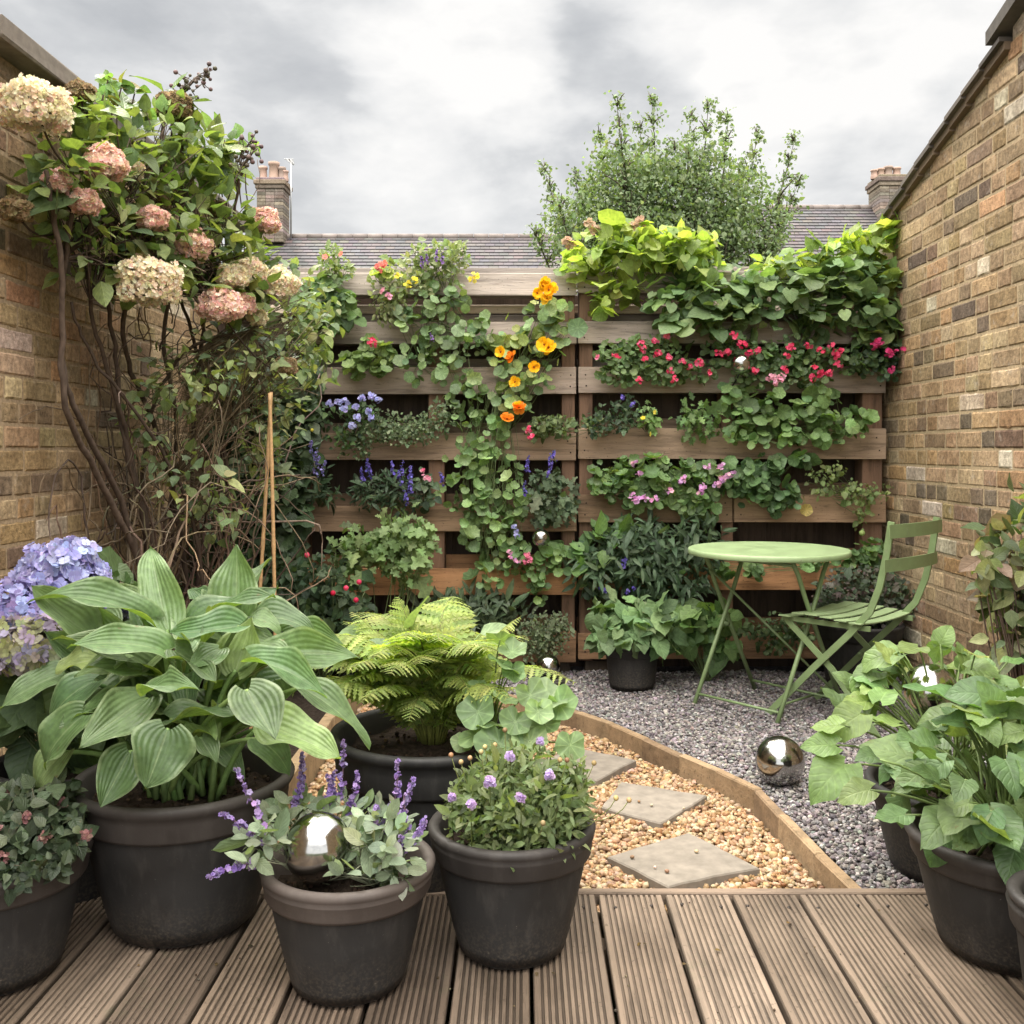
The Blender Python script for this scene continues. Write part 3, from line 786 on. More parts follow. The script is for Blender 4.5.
rowsR = [(272, 293), (322, 343.5), (367, 393), (428.5, 459), (494.6, 522.5), (562, 590), (633, 659)]
pallet('left weathered timber pallet planter with seven slats on the back fence', pxX(292), pxX(576.3), rowsL, [(294, 306), (428, 444), (562, 575)])
pallet('right weathered timber pallet planter with seven slats behind the green table', pxX(578.3), pxX(886), rowsR, [(579.5, 593), (722, 734), (864, 884)], 4)
bf = thing('board_fence', 'dark close boarded fence just behind the pallet planters', 'fence', (.1, FY+.24, 0))
x = WL+.02; k = 0
while x < WR-.06:
    mb = MB(); w = .14+rng.normal(0, .002); cbox(mb, (x+w/2, FY+.235+(.004 if k % 2 else 0), (pz(288)-.1)/2), (w, .018, pz(288)+.1), .002, lin('4d4037')*(1+rng.normal(0, .12)))
    mb.build('board', M['post'], bf, False); x += w-.006; k += 1
mb = MB(); cbox(mb, (.1, FY+.195, pz(304)), (WR-WL-.1, .03, .045), .003, lin('c8b8a4')); mb.build('rail', M['slat'], bf, False)

# ---------------------------------------------------------------- houses and chimneys
def slates(mb, x0, x1, yr, zr, slope, length, w=.28, gauge=.2):
    n = int(length/gauge); c, s = math.cos(slope), math.sin(slope)
    for i in range(n):
        m = int((x1-x0)/w)+2; xa = x0-(.14 if i % 2 else 0)+np.arange(m)*w
        xa = xa[(xa < x1)]; a = np.clip(xa, x0, x1); b = np.clip(xa+w-.008, x0, x1)
        t0, t1 = i*gauge, (i+1)*gauge+.03; k = len(a); o = np.ones(k)
        P = lambda X, t, l: np.stack([X, o*(yr-c*t-s*l), o*(zr-s*t+c*l)], 1)
        V = np.concatenate([P(a, t0, .0), P(b, t0, .0), P(b, t1, .028), P(a, t1, .028), P(b, t1, .004), P(a, t1, .004)])
        q = np.arange(k)
        mb.add(V, [np.concatenate([np.stack([q, q+k, q+2*k, q+3*k], 1), np.stack([q+3*k, q+2*k, q+4*k, q+5*k], 1)])], np.concatenate([np.tile(pick([lin('4a4648'), lin('504b4c'), lin('464448'), lin('544e4c')], k, .05), (4, 1)), np.full((2*k, 3), .035)]))
def chimney(parent, x, y, z0, z1, w, dep, pots, potcols):
    ch = MB(); cb = [lin('82776d'), lin('72685f'), lin('91867a')]
    z = z0
    while z < z1-.3:
        nb = max(2, int(w/.22))
        for k in range(nb): cbox(ch, (x-w/2+(k+.5)*w/nb, y, z+.05), (w/nb-.006, dep, .092), .006, pick(cb, 1, .15)[0])
        z += .098
    for k, (ww, hh) in enumerate(((.08, .12), (.16, .13), (.05, .08))): cbox(ch, (x, y, z+hh/2), (w+ww, dep+ww, hh), .015, pick(cb, 1, .1)[0]); z += hh
    o = ch.build('chimney', M['brick'], parent, False)
    for (px_, ph, pr), pc in zip(pots, potcols):
        mb = MB(); lathe(mb, [(pr*.9, -.02), (pr, .04), (pr*.86, .1), (pr*.8, ph*.8), (pr*.98, ph*.84), (pr*.98, ph), (pr*.72, ph), (pr*.7, ph*.6), (0, ph*.58)], (x+px_, y, z), pc, 20)
        mb.build('chimney_pot', M['terracotta'], o)
    return o
D1 = 30.
def house(label, x0, x1, zr, slope=38, length=6.5):
    sl_ = math.radians(slope); he = zr-length*math.sin(sl_); ye = D1-length*math.cos(sl_)
    t = thing('terraced_house', label, 'house', ((x0+x1)/2, D1-2.5, 0), 'terraced houses beyond the back fence')
    mb = MB(); wall_block(mb, x0+.02, x1-.02, [(ye+.35, -.15), (2*D1-ye-.35, -.15), (2*D1-ye-.35, he+.1), (D1, zr-.22), (ye+.35, he+.1)], lin('8c765c')); mb.build('wall', M['brick'], t, False)
    mb = MB(); slates(mb, x0, x1, D1, zr, sl_, length)
    V = np.array([(x0, D1, zr-.03), (x1, D1, zr-.03), (x1, 2*D1-ye, he), (x0, 2*D1-ye, he)]); mb.add(V, [np.array([[0, 1, 2, 3]])], lin('857d80'))
    V = np.array([(x0, D1, zr-.03), (x1, D1, zr-.03), (x1, ye, he-.02), (x0, ye, he-.02)]); mb.add(V, [np.array([[0, 1, 2, 3]])], lin('5a5457'))
    r = mb.build('roof', M['slate'], t, False)
    mb = MB(); n = int((x1-x0)/.45)
    for i in range(n): tube(mb, [(x0+(x1-x0)*(i+.02)/n, D1, zr+.0), (x0+(x1-x0)*(i+.98)/n, D1, zr+.0)], .10, lin('756b66')*(1+rng.normal(0, .12)), 8)
    mb.build('ridge_tile', M['slate'], r)
    for wx in np.arange(x0+1.2, x1-1.0, 2.6):
        mb = MB(); cbox(mb, (wx, ye+.33, he-1.1), (1.0, .1, 1.4), .01, A(.75, .74, .7)); w_ = mb.build('window', M['paint'], t, False)
        mb = MB()
        for dz in (-.34, .34): cbox(mb, (wx, ye+.275, he-1.1+dz), (.82, .012, .58), .004, A(.05, .06, .07))
        mb.build('pane', M['paint'], w_, False)
    mb = MB(); tube(mb, [(x0, ye-.06, he-.03), (x1, ye-.06, he-.03)], .06, A(.03, .03, .03), 8); mb.build('gutter', M['paint'], t)
    return t, r
xr = lambda px: (px-CX)*D1/F
zr_ = lambda py: CH-(py-CY)*D1/F
h1, r1 = house('long grey slate roofed house behind the left pallet planter with a tall chimney', xr(262), xr(655), zr_(237))
TC = [lin('a58a7c'), lin('9c8475'), lin('8f7d72')]
c1 = chimney(r1, xr(275), D1-.2, zr_(246), zr_(186), .78, .8, [(-.30, .42, .13), (.02, .55, .17), (.26, .40, .12), (.36, .3, .1)], TC+TC[:1])
chimney(r1, xr(303), D1+3., zr_(246), zr_(227), .55, .6, [(-.2, .25, .11), (.12, .25, .11)], TC)
mb = MB(); ax = xr(292.5); tube(mb, [(ax, D1-.2, zr_(240)), (ax, D1-.2, zr_(161))], .025, A(.4, .4, .4), 6)
for q in range(5): tube(mb, [(ax-.13+.02*q, D1-.45+q*.13, zr_(163.5)), (ax+.13-.02*q, D1-.45+q*.13, zr_(163.5))], .012, A(.4, .4, .4), 5)
tube(mb, [(ax, D1-.5, zr_(163.5)), (ax, D1+.15, zr_(163.5))], .014, A(.4, .4, .4), 5)
mb.build('aerial', M['metal'], r1)
h2, r2 = house('slate roofed house behind the right pallet planter with a row of chimney pots', xr(655)+.02, xr(985), zr_(208))
chimney(r2, xr(884), D1-.3, zr_(235), zr_(184), .80, 1.0, [(-.4, .26, .11), (-.2, .30, .12), (.02, .36, .14), (.27, .33, .13)], TC+TC)

# ---------------------------------------------------------------- tree
TD = 9.0
tree = thing('garden_tree', 'loose leafy green tree rising behind the fence in front of the slate roofs', 'tree', W(668, 572, TD))
mb = MB(); bark = A(.09, .075, .055)
base = A(W(668, 0, TD)[0], TD, -.1); fork = base+A(.05, 0, 1.7)
tube(mb, bez(base, base+A(-.04, .03, 1.), fork, 8), np.linspace(.11, .075, 8), bark, 10)
tips = [(617, 106), (652, 104), (640, 130), (690, 120), (708, 110), (728, 122), (757, 138), (794, 142), (797, 186), (545, 172), (536, 236), (600, 140), (575, 180), (675, 150), (780, 230), (560, 210), (740, 170), (625, 170), (700, 165)]
LP, LD = [], []
for i, (x, y) in enumerate(tips):
    tp = W(x, y, TD+rng.normal(0, .25)); m = (fork+tp)/2+A((tp-fork)[0]*.22, rng.normal(0, .2), -.15)
    path = bez(fork+rng.normal(0, .05, 3), m, tp, 16); tube(mb, path, np.linspace(.032, .0025, 16), bark, 6)
    for k in range(3, 16):
        nt_ = 9 if k < 12 else 6
        for _ in range(nt_):
            f = 1-k/15.5
            e = path[k]+rng.normal(0, 1, 3)*A(.20, .26, .15)*(f*1.2+.13)+A(0, 0, .07)
            tube(mb, bez(path[k], (path[k]+e)/2+A(0, 0, .03), e, 4), np.linspace(.006, .0022, 4), bark, 4)
            for _ in range(9):
                t = rng.random(); LP.append(path[k]*(1-t)+e*t+rng.normal(0, .028, 3)); LD.append(e-path[k])
        LP += [path[k]+rng.normal(0, .03, 3) for _ in range(8)]; LD += [path[k]-path[k-1]]*8
mb.build('trunk', M['bark'], tree)
for b, n in (((652, 212, 88, 55), 4200), ((690, 255, 100, 52), 3000), ((585, 228, 44, 40), 1300), ((742, 212, 42, 50), 1400), ((690, 172, 52, 36), 1100), ((628, 172, 38, 34), 800)):
    c, r = pxblobs([b], TD, .42)[0]
    for _ in range(int(n*1.5)//9):
        o = nrm(rng.normal(0, 1, 3))*rng.random()**.4*r+c
        LP += [o+rng.normal(0, .05, 3) for _ in range(9)]; LD += [rng.normal(0, 1, 3)]*9
LP = np.array(LP); LD = nrm(np.array(LD)); n = len(LP)
mb = MB(); C = pick([A(.13, .20, .08), A(.17, .25, .11), A(.10, .155, .065), A(.22, .29, .14)], n, .2)
inst(mb, LT['tiny'][1], LP, LD*.6+A(0, 0, -.5)+rng.normal(0, .5, (n, 3)), A(0, -.5, .6)+rng.normal(0, .6, (n, 3)), .037*np.exp(rng.normal(0, .25, n)), C)
mb.build('crown', M['leaf'], tree)

# ---------------------------------------------------------------- pots
POTC = A(.023, .022, .0215)
def pot(label, x, y, z0, r, z1, rb, soil=True, brown=.0, bowl=False):
    h = z1-z0; t = thing('plant_pot', label, 'plant pot', (x, y, z0), 'charcoal plant pots')
    c = POTC*(1+rng.normal(0, .08)); mb = MB()
    k = h*.24; rr = r*.90
    prof = [(0, .002), (rb*.93, .002), (rb*.985, .006), (rb, .016)]
    for q in np.linspace(.06, .96, 9): prof.append((rb+(rr-rb)*(q**.82), q*(h-k)))
    lathe(mb, prof+[(rr, h-k+.001)], (x, y, z0), c); mb.build('body', M['pot'], t)
    mb = MB(); cb = c*(1-brown)+A(.13, .10, .085)*brown
    lip = .011+.03*r
    lathe(mb, [(rr-.004, h-k-.002), (rr+.006, h-k-.001), (rr+.010, h-k+.006), (rr+.013, h-k*.5), (rr+.016, h-lip*1.6), (r-.004, h-lip*1.35), (r, h-lip*1.0), (r+.002, h-lip*.55), (r-.002, h-lip*.15), (r-.009, h), (r-.018, h-.002), (r-.024, h-.010), (r*.86, h-.05), (r*.80, h-k*1.3)], (x, y, z0), cb)
    mb.build('rim', M['pot'], t)
    if soil:
        mb = MB(); a = np.linspace(0, 2*np.pi, 33)[:-1]
        V = [(x, y, z1-.03)]; 
        for q in (.35, .7, 1.): V += [(x+np.cos(u)*r*.87*q, y+np.sin(u)*r*.87*q, z1-.045-.012*q+rng.normal(0, .006)) for u in a]
        i = np.arange(32); j = (i+1) % 32
        mb.add(np.array(V), [np.stack([i*0, i+1, j+1], 1), np.concatenate([np.stack([1+32*q+i, 33+32*q+i, 33+32*q+j, 1+32*q+j], 1) for q in (0, 1)])], A(.035, .025, .019))
        n = 160; rr_ = r*.82*np.sqrt(rng.random(n)); an = rng.random(n)*6.283
        P = np.stack([x+rr_*np.cos(an), y+rr_*np.sin(an), np.full(n, z1-.046)], 1)
        inst(mb, ICO0, P, rng.normal(0, 1, (n, 3)), rng.normal(0, 1, (n, 3)), rng.uniform(.002, .007, n), pick([A(.03, .02, .015), A(.07, .045, .03)], n))
        mb.build('soil', M['soil'], t)
    return t
P1 = (-.768, 2.26); P2 = (-.352, 1.996); P3 = (-.028, 2.135); P4 = (-.238, 2.57); P5 = (-1.076, 2.03)
P6 = (.494, 4.62); P7 = (1.57, 4.69); P8 = (1.038, 2.13); P9 = (1.12, 2.62); P10 = (1.0, 1.775)
pot('largest charcoal pot holding the big hosta', *P1, DZ, .24, .372, .148, brown=.2)
pot('charcoal pot with brownish rim holding sage and a mirror ball', *P2, DZ, .171, .286, .105, brown=.45)
pot('charcoal pot in the front row planted with small lilac flowers', *P3, DZ, .177, .310, .108, brown=.12)
pot('wide charcoal pot holding the bright green fern', *P4, -.06, .26, .387, .15)
pot('charcoal pot cut off by the left edge with dark leafy plant', *P5, DZ, .183, .292, .12, brown=.25)
pot('small charcoal pot with light green leaves standing against the pallets', *P6, 0, .134, .210, .098)
pot('charcoal pot with dark bush in the corner behind the green chair', *P7, 0, .2, .295, .15)
pot('large charcoal pot at the right with heart shaped leaves hanging over it', *P8, DZ, .216, .292, .142, brown=.15)
pot('charcoal pot on the gravel behind the large right pot', *P9, 0, .218, .235, .15)
pot('small charcoal pot cut off by the right edge in front', *P10, DZ, .13, .31, .09, brown=.1)
P11 = (.106, 4.55); pot('tiny low charcoal pot with a mirror ball beside the fern', *P11, 0, .075, .07, .06)
PH = (-1.12, 2.47); pot('dark pot behind the large hosta pot holding the blue hydrangea', *PH, -.02, .19, .34, .14)

# mirror balls
def ball(px, py, d, r, label, z=None):
    p = W(px, py, d) if z is None else A((px-CX)*d/F, d, z)
    mb = MB(); a = np.linspace(0, np.pi, 25); lathe(mb, [(math.sin(t)*r, -math.cos(t)*r) for t in a], p, A(.8, .8, .8), 48)
    o = mb.build('mirror_ball', M['mirror'], None, True, (p[0], p[1], p[2]-r))
    tag(o, label, 'mirror ball', 'silver mirror balls around the garden')
ball(318, 847, 1.945, .0655, 'silver mirror ball in the brown rimmed sage pot')
ball(780, 760, 3.284, .080, 'large silver mirror ball on the grey gravel by the timber edging', .079)
ball(741, 364, 4.72, .046, 'silver mirror ball among the red flowers on the right pallet')
ball(541, 538, 4.74, .043, 'silver mirror ball beside pink flowers low on the left pallet')
ball(548, 664, 4.55, .056, 'silver mirror ball on the tiny low pot beside the fern', .115)
ball(930, 691, 2.66, .072, 'silver mirror ball half hidden in the leaves of the right pots')
for q, (x, y, h) in enumerate(((741, 364, 4.72), (541, 538, 4.74))):
    p = W(x, y, h); mb = MB(); tube(mb, bez(p+A(0, .02, -.03), p+A(0, .1, -.08), p+A(0, .26, -.1), 6), .004, A(.1, .1, .1), 6)
    mb.build('support_rod', M['metal'], [o for o in COL.objects if o.name.startswith('mirror_ball')][2+q])

# ---------------------------------------------------------------- table and chair
PG = lin('8fa377'); PG2 = lin('74875c')
tc = A(1.042, 4.285, 0); TZ = .676; TR = .340
tb = thing('bistro_table', 'round sage green metal folding bistro table on the grey gravel', 'table', (tc[0], tc[1], 0))
mb = MB(); lathe(mb, [(0, TZ), (TR*.93, TZ-.0005), (TR*.97, TZ+.0025), (TR*.99, TZ+.0015), (TR, TZ-.004), (TR, TZ-.019), (TR-.003, TZ-.022), (TR-.006, TZ-.019), (TR-.012, TZ-.008), (0, TZ-.008)], (tc[0], tc[1], 0), PG, 96)
mb.build('table_top', M['paint'], tb)
fa, fb, fc, fd = A(.728, 4.31, 0), A(1.004, 3.99, 0), A(1.058, 4.60, 0), A(1.35, 4.235, 0)
v1 = A(.338, .265, 0)*.82; zt = A(0, 0, TZ-.02)
def bar(name, path, parent, r=.0085, flat=None, side=None, n=8, col=PG2):
    mb = MB(); tube(mb, path, r, col, n, flat, side); return mb.build(name, M['paint'], parent, n != 4)
def legpath(f, top):
    m1 = f*.12+top*.88; return np.array([f, f*.6+top*.4, f*.25+top*.75, m1+A(0, 0, .012), top+A(0, 0, .0)])
for f, s in ((fa, 1), (fb, 1), (fc, -1), (fd, -1)): bar('leg', legpath(f, f+v1*s+zt), tb, .0095)
bar('stretcher', [fa+(v1+zt)*.07, fb+(v1+zt)*.07], tb, .006)
bar('stretcher', [fc+(-v1+zt)*.07, fd+(-v1+zt)*.07], tb, .006)
bar('stretcher', [fa+v1+zt-A(0, 0, .02), fb+v1+zt-A(0, 0, .02)], tb, .007)
bar('stretcher', [fc-v1+zt-A(0, 0, .02), fd-v1+zt-A(0, 0, .02)], tb, .007)
bar('brace', [fc-v1*.88+zt*.88, fd-v1*.1+zt*.10], tb, .0055)
for pa, pb in ((fa, fc), (fb, fd)):
    q = (pa+v1*.5+pb-v1*.5)/2+zt*.5
    bar('pivot', [q-nrm(fb-fa)*.018, q+nrm(fb-fa)*.018], tb, .010)

fv, sv = nrm(A(-.69, .72, 0)), nrm(A(.72, .69, 0))
sc = A(1.315, 4.10, 0); SZ = .425
chair = thing('folding_chair', 'sage green slatted metal folding chair facing the bistro table', 'chair', (sc[0], sc[1], 0))
def cp(f, s, z): return sc+fv*f+sv*s+A(0, 0, z)
hw = .195
for k in range(6):                         # seat slats run across, bowed
    f = .155-k*.062; pts = [cp(f-.012*math.cos(t*np.pi/2)*0, t*(hw+.022), SZ+.004+.010*t*t-(.012 if k == 0 else 0)+.006*math.sin(k*.9)) for t in np.linspace(-1, 1, 9)]
    bar('seat_slat', pts, chair, 1., (.0022, .026), (0, 0, 1), 4, PG)
for s in (-1, 1):
    bar('seat_rail', [cp(.185, s*hw*.92, SZ-.012), cp(-.20, s*hw*.92, SZ-.012)], chair, 1., (.010, .004), (0, 0, 1), 4)
    # back post runs down into the front leg
    up = [cp(-.292, s*hw, .83), cp(-.272, s*hw, .70), cp(-.245, s*hw, .58), cp(-.205, s*hw, .48), cp(-.12, s*hw, .385), cp(.03, s*hw, .235), cp(.25, s*hw, .0)]
    up = np.array(up); tt = np.linspace(0, 6, 25); up = np.stack([np.interp(tt, np.arange(7), up[:, i]) for i in range(3)], 1)
    bar('back_post', up, chair, 1., (.013, .0045), tuple(np.cross(sv, up[1]-up[0])), 4)
    s2 = s*(hw-.014)
    bar('rear_leg', [cp(.165, s2, SZ-.016), cp(-.04, s2, .235), cp(-.235, s2, .0)], chair, 1., (.012, .0045), tuple(fv), 4)
for z, f, h_ in ((.795, -.298, .026), (.665, -.278, .024)):
    pts = [cp(f-.022*(1-t*t), t*(hw+.03), z) for t in np.linspace(-1, 1, 9)]
    bar('back_slat', pts, chair, 1., (h_, .0025), (0, 0, 1), 4, PG2)
bar('stretcher', [cp(.212, -hw, .04), cp(.212, hw, .04)], chair, .0055)
bar('stretcher', [cp(-.20, -hw+.014, .043), cp(-.20, hw-.014, .043)], chair, .0055)
bar('pivot', [cp(.03, -hw, .235), cp(.03, -hw+.03, .235)], chair, .008)
bar('pivot', [cp(.03, hw, .235), cp(.03, hw-.03, .235)], chair, .008)

# bamboo canes
def cane(a, b, label):
    t = np.linspace(0, 1, 40)[:, None]; P = A(*a)*(1-t)+A(*b)*t+A(.004, 0, 0)*np.sin(t*3)
    r = np.where(np.arange(40) % 9 == 4, .0088, .0072)
    mb = MB(); tube(mb, P, r, lin('b08d63'), 8)
    tag(mb.build('bamboo_cane', M['stem'], None, True, (a[0], a[1], a[2])), label, 'bamboo cane', 'bamboo canes by the climber')
p0 = W(250, 740, 3.9); p0[2] = -.03; p1 = W(271, 392, 3.9); cane(p0, p1, 'left leaning bamboo cane of the pair in front of the dark ivy')
p0 = W(276.5, 740, 3.88); p0[2] = -.03; p1 = W(269.5, 393, 3.86); cane(p0, p1, 'right upright bamboo cane of the pair in front of the dark ivy')

# ================================================================ plants in the foreground pots
def leaf_at(mb, T, A_, tip, width, col, up=.8, view=.6):
    """one big leaf from where the stalk meets it to its tip"""
    Y = tip-A_; L = np.linalg.norm(Y); k = 1.06
    n = A(0, 0, 1)*up+nrm(A(0, 0, CH)-A_)*view+rng.normal(0, .1, 3)
    inst(mb, T, A_[None], Y[None], n[None], A([width/.6, L*k, L*k*.9]), col[None] if col.ndim == 1 else col)

# hosta
def wz(x, y, d): return W(x/2.926, 520+y/2.926, d)
HL = [((490,320),(437,70),125,2.26,2.34,.2,1.),((690,290),(697,88),140,2.36,2.42,.2,1.),((575,300),(775,200),125,2.28,2.26,.9,.6),((255,330),(85,212),115,2.2,2.16,.7,.7),
((405,245),(300,185),75,2.4,2.46,.5,.8),((465,335),(365,180),115,2.3,2.36,.6,.7),((480,385),(245,303),135,2.1,1.98,.9,.6),((345,410),(262,250),135,2.22,2.24,.3,.9),
((440,500),(552,440),95,2.02,1.97,.9,.5),((425,525),(243,638),140,2.06,1.93,.8,.7),((490,615),(428,778),180,1.98,1.93,.35,1.),((378,680),(303,832),125,2.0,1.97,.3,1.),
((240,575),(58,718),135,2.04,1.98,.7,.7),((190,680),(18,806),105,2.08,2.02,.6,.8),((270,475),(62,566),110,2.1,2.02,.8,.6),((185,450),(-12,512),100,2.2,2.12,.8,.6),
((372,412),(222,440),75,2.1,2.05,.9,.4),((700,310),(503,352),100,2.12,2.05,.9,.5),((690,440),(740,295),130,2.16,2.2,.3,.9),((745,290),(842,298),80,2.25,2.25,.9,.5),
((760,285),(944,266),105,2.32,2.3,.8,.6),((795,405),(1028,348),125,2.22,2.2,.8,.7),((745,412),(965,455),95,2.12,2.08,.9,.5),((725,500),(803,648),145,2.02,1.96,.45,.9),
((785,600),(984,676),140,2.08,2.03,.7,.8),((880,490),(1106,607),95,2.16,2.12,.8,.6),((755,640),(872,704),100,2.1,2.05,.6,.7),((500,585),(690,545),120,2.06,2.05,.9,.5),
((590,640),(632,716),65,2.06,2.03,.4,.9),((515,385),(625,452),95,2.1,2.03,.8,.6),((835,332),(1012,322),80,2.36,2.36,.8,.5),((280,410),(158,420),100,2.18,2.14,.7,.6),
((600,240),(560,190),60,2.45,2.5,.4,.9),((560,330),(640,300),90,2.3,2.28,.8,.5),((330,300),(240,230),90,2.34,2.38,.5,.8),((640,380),(560,420),90,2.12,2.05,.9,.5),((820,470),(870,540),90,2.2,2.2,.6,.7),((690,360),(850,380),105,2.22,2.2,.8,.5)]
hosta = thing('hosta', 'large hosta with broad ribbed pale green leaves in the largest pot', 'hosta', (P1[0], P1[1], .33))
mbl, mbs = MB(), MB()
HC = [A(.095, .18, .06), A(.125, .215, .075), A(.07, .145, .045), A(.165, .26, .07)]
def petiole(a, r=.0055, spread=.09):
    b = A(P1[0], P1[1], .33)+A(rng.uniform(-1, 1)*spread+(a[0]-P1[0])*.16, rng.uniform(-.8, .8)*spread, 0)
    m = A(a[0]*.45+b[0]*.55, a[1]*.45+b[1]*.55, b[2]*.25+a[2]*.75+.02)
    tube(mbs, bez(b, m, a, 10), np.linspace(r*1.35, r*.8, 10), pick([A(.17, .25, .08), A(.12, .2, .06)], 1)[0], 7)
for (ax_, ay), (tx, ty), wd_, da, dt, up, vw in HL:
    a, t = wz(ax_, ay, da), wz(tx, ty, dt)
    leaf_at(mbl, LT['hosta'][rng.choice([2, 5]) if up < .42 else rng.integers(6)], a, t, wd_*.000773*da/2.26*.95, pick(HC, 1, .1)[0], up, vw)
    petiole(a)
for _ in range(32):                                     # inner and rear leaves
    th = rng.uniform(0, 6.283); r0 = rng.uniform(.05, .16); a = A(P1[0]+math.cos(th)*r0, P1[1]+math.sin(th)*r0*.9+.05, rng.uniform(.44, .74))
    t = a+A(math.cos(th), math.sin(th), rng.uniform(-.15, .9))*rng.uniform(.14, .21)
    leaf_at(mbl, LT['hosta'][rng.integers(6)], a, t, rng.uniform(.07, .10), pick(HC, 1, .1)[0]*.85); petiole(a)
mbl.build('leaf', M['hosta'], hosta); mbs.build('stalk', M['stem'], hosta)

# fern with pinnate fronds
def frond(mb, mbs, path, size, col, n=30):
    m = len(path); T = nrm(np.gradient(path, axis=0)); t = np.linspace(.14, .99, n)
    ip = lambda Q: np.stack([np.interp(t, np.linspace(0, 1, m), Q[:, i]) for i in range(3)], 1)
    P, D = ip(path), nrm(ip(T)); side = nrm(np.cross(D, A(0, 0, 1))+rng.normal(0, .06, 3)); Nn = np.cross(side, D)
    prof = np.sin(np.pi*np.clip(t*.86+.12, 0, 1))**.75
    for s in (-1, 1):
        Y = side*s+D*.42-Nn*.12+rng.normal(0, .06, (n, 3))
        inst(mb, LT['pinna'][rng.integers(2)], P, Y, Nn*1.+rng.normal(0, .1, (n, 3)), size*prof*rng.uniform(.9, 1.1, n), pick(col, n, .1))
    tube(mbs, path, np.linspace(.0028, .0008, m), A(.16, .17, .04), 5)
FC = [A(.25, .35, .07), A(.33, .42, .08), A(.19, .29, .06), A(.40, .46, .13)]
fern = thing('fern', 'bright yellow green fern with feathery fronds in the wide pot', 'fern', (P4[0], P4[1], .34))
mb, mbs = MB(), MB(); fc_ = A(P4[0], P4[1], .35)
for i in range(74):
    th = i*2.39996+rng.normal(0, .2); L = rng.uniform(.28, .46); el = rng.uniform(.6, 1.4) if i > 16 else rng.uniform(1.1, 1.45)
    h = A(math.cos(th), math.sin(th)*.9, 0)
    if -.2 < th % 6.283 < .75 or th % 6.283 > 6.0: L *= .62
    p1 = fc_+h*L*.35*math.cos(el)+A(0, 0, L*.75*math.sin(el)+.05); p2 = fc_+h*L*(.55+.5*math.cos(el))+A(0, 0, L*(math.sin(el)*.88-.14)+rng.normal(0, .02))
    frond(mb, mbs, bez(fc_+h*.03, p1, p2, 14), L*.24, FC, 30)
for x, y, dd, sz in ((398, 597, 2.62, .07), (352, 612, 2.6, .06), (520, 617, 2.55, .07), (345, 655, 2.5, .08), (318, 690, 2.45, .08), (440, 640, 2.5, .09), (486, 632, 2.7, .08)):
    e = W(x, y, dd); m = (fc_+e)/2+A(0, 0, .1); frond(mb, mbs, bez(fc_, m, e, 14), sz*1.1, FC, 34)
mb.build('frond', M['leaf_lime'], fern); mbs.build('stalk', M['stem'], fern)

def clear_of_ball(pts):
    out = []
    for p in pts:
        x, y = CX+p[0]/p[1]*F, CY+(CH-p[2])/p[1]*F
        if p[1] > 2.72 or (x-928)**2+(y-690)**2 > 40**2: out.append(p)
    return out
def big_leaves(name, label, cat, loc, pts, size, cols, mat, T='heart', root=None, up=.8, view=.55, drop=.5, petr=.0022, group=None, pc=A(.14, .2, .06)):
    t = thing(name, label, cat, loc, group); mb, mbs = MB(), MB(); root = A(*(root if root is not None else loc))
    pts = np.array(pts); n = len(pts); o = nrm(pts-root+rng.normal(0, .02, (n, 3)))
    Y = o*A(1, 1, .3)*.9+A(0, 0, -drop)+rng.normal(0, .35, (n, 3)); N = A(0, 0, up)+VIEW*view+o*.25+rng.normal(0, .28, (n, 3))
    S = size*np.exp(rng.normal(0, .22, n)); C = pick(cols, n, .12); k = rng.integers(0, len(LT[T]), n)
    st = pts-nrm(Y)*S[:, None]*.0
    for i in range(len(LT[T])):
        q = k == i; inst(mb, LT[T][i], st[q], Y[q], N[q], S[q], C[q])
    for p in st:
        tube(mbs, bez(root+rng.normal(0, .025, 3)*A(1, 1, .1), (root*A(.4, .4, .2)+p*A(.6, .6, .8))+A(0, 0, .015), p, 7), np.linspace(petr*1.3, petr*.8, 7), pc*(1+rng.normal(0, .15)), 5)
    mb.build('leaf', M[mat], t); mbs.build('stalk', M['stem'], t)
    return t
def dome(c, rx, ry, rz, n, zlo=-.25):
    out = []
    while len(out) < n:
        v = nrm(rng.normal(0, 1, 3))
        if v[2] < zlo: continue
        out.append(A(*c)+v*rng.uniform(.55, 1.0)**.6*A(rx, ry, rz))
    return out

# round leaved plant growing beside the fern in the same pot
pts = [W(x, y, dd) for x, y, dd in ((500, 640, 2.45), (512, 652, 2.42), (505, 665, 2.4), (480, 690, 2.4), (505, 700, 2.34), (530, 695, 2.34), (546, 700, 2.36), (490, 725, 2.32), (515, 722, 2.3), (475, 735, 2.34), (545, 725, 2.33), (530, 742, 2.28), (500, 745, 2.28), (462, 742, 2.36), (545, 712, 2.42), (512, 672, 2.4), (560, 705, 2.35), (478, 712, 2.34), (538, 712, 2.3), (570, 745, 2.28))]
big_leaves('round_leaved_plant', 'plant with large round pale green leaves spilling over the fern pot', 'plant', (P4[0]+.14, P4[1]-.08, .34), pts, .076, [A(.15, .25, .10), A(.19, .29, .12), A(.12, .21, .08)], 'leaf_round', 'roundhi', view=.7, up=1.)
pts = [W(x, y, dd) for x, y, dd in ((372, 627, 2.62), (412, 628, 2.62), (425, 660, 2.45), (480, 634, 2.65), (392, 655, 2.5))]
big_leaves('broad_leaved_plant', 'few broad pale leaves standing up among the fern fronds', 'plant', (P4[0], P4[1]+.03, .34), pts, .10, [A(.17, .26, .12), A(.21, .30, .14)], 'leaf_soft', 'ovate', drop=.0)

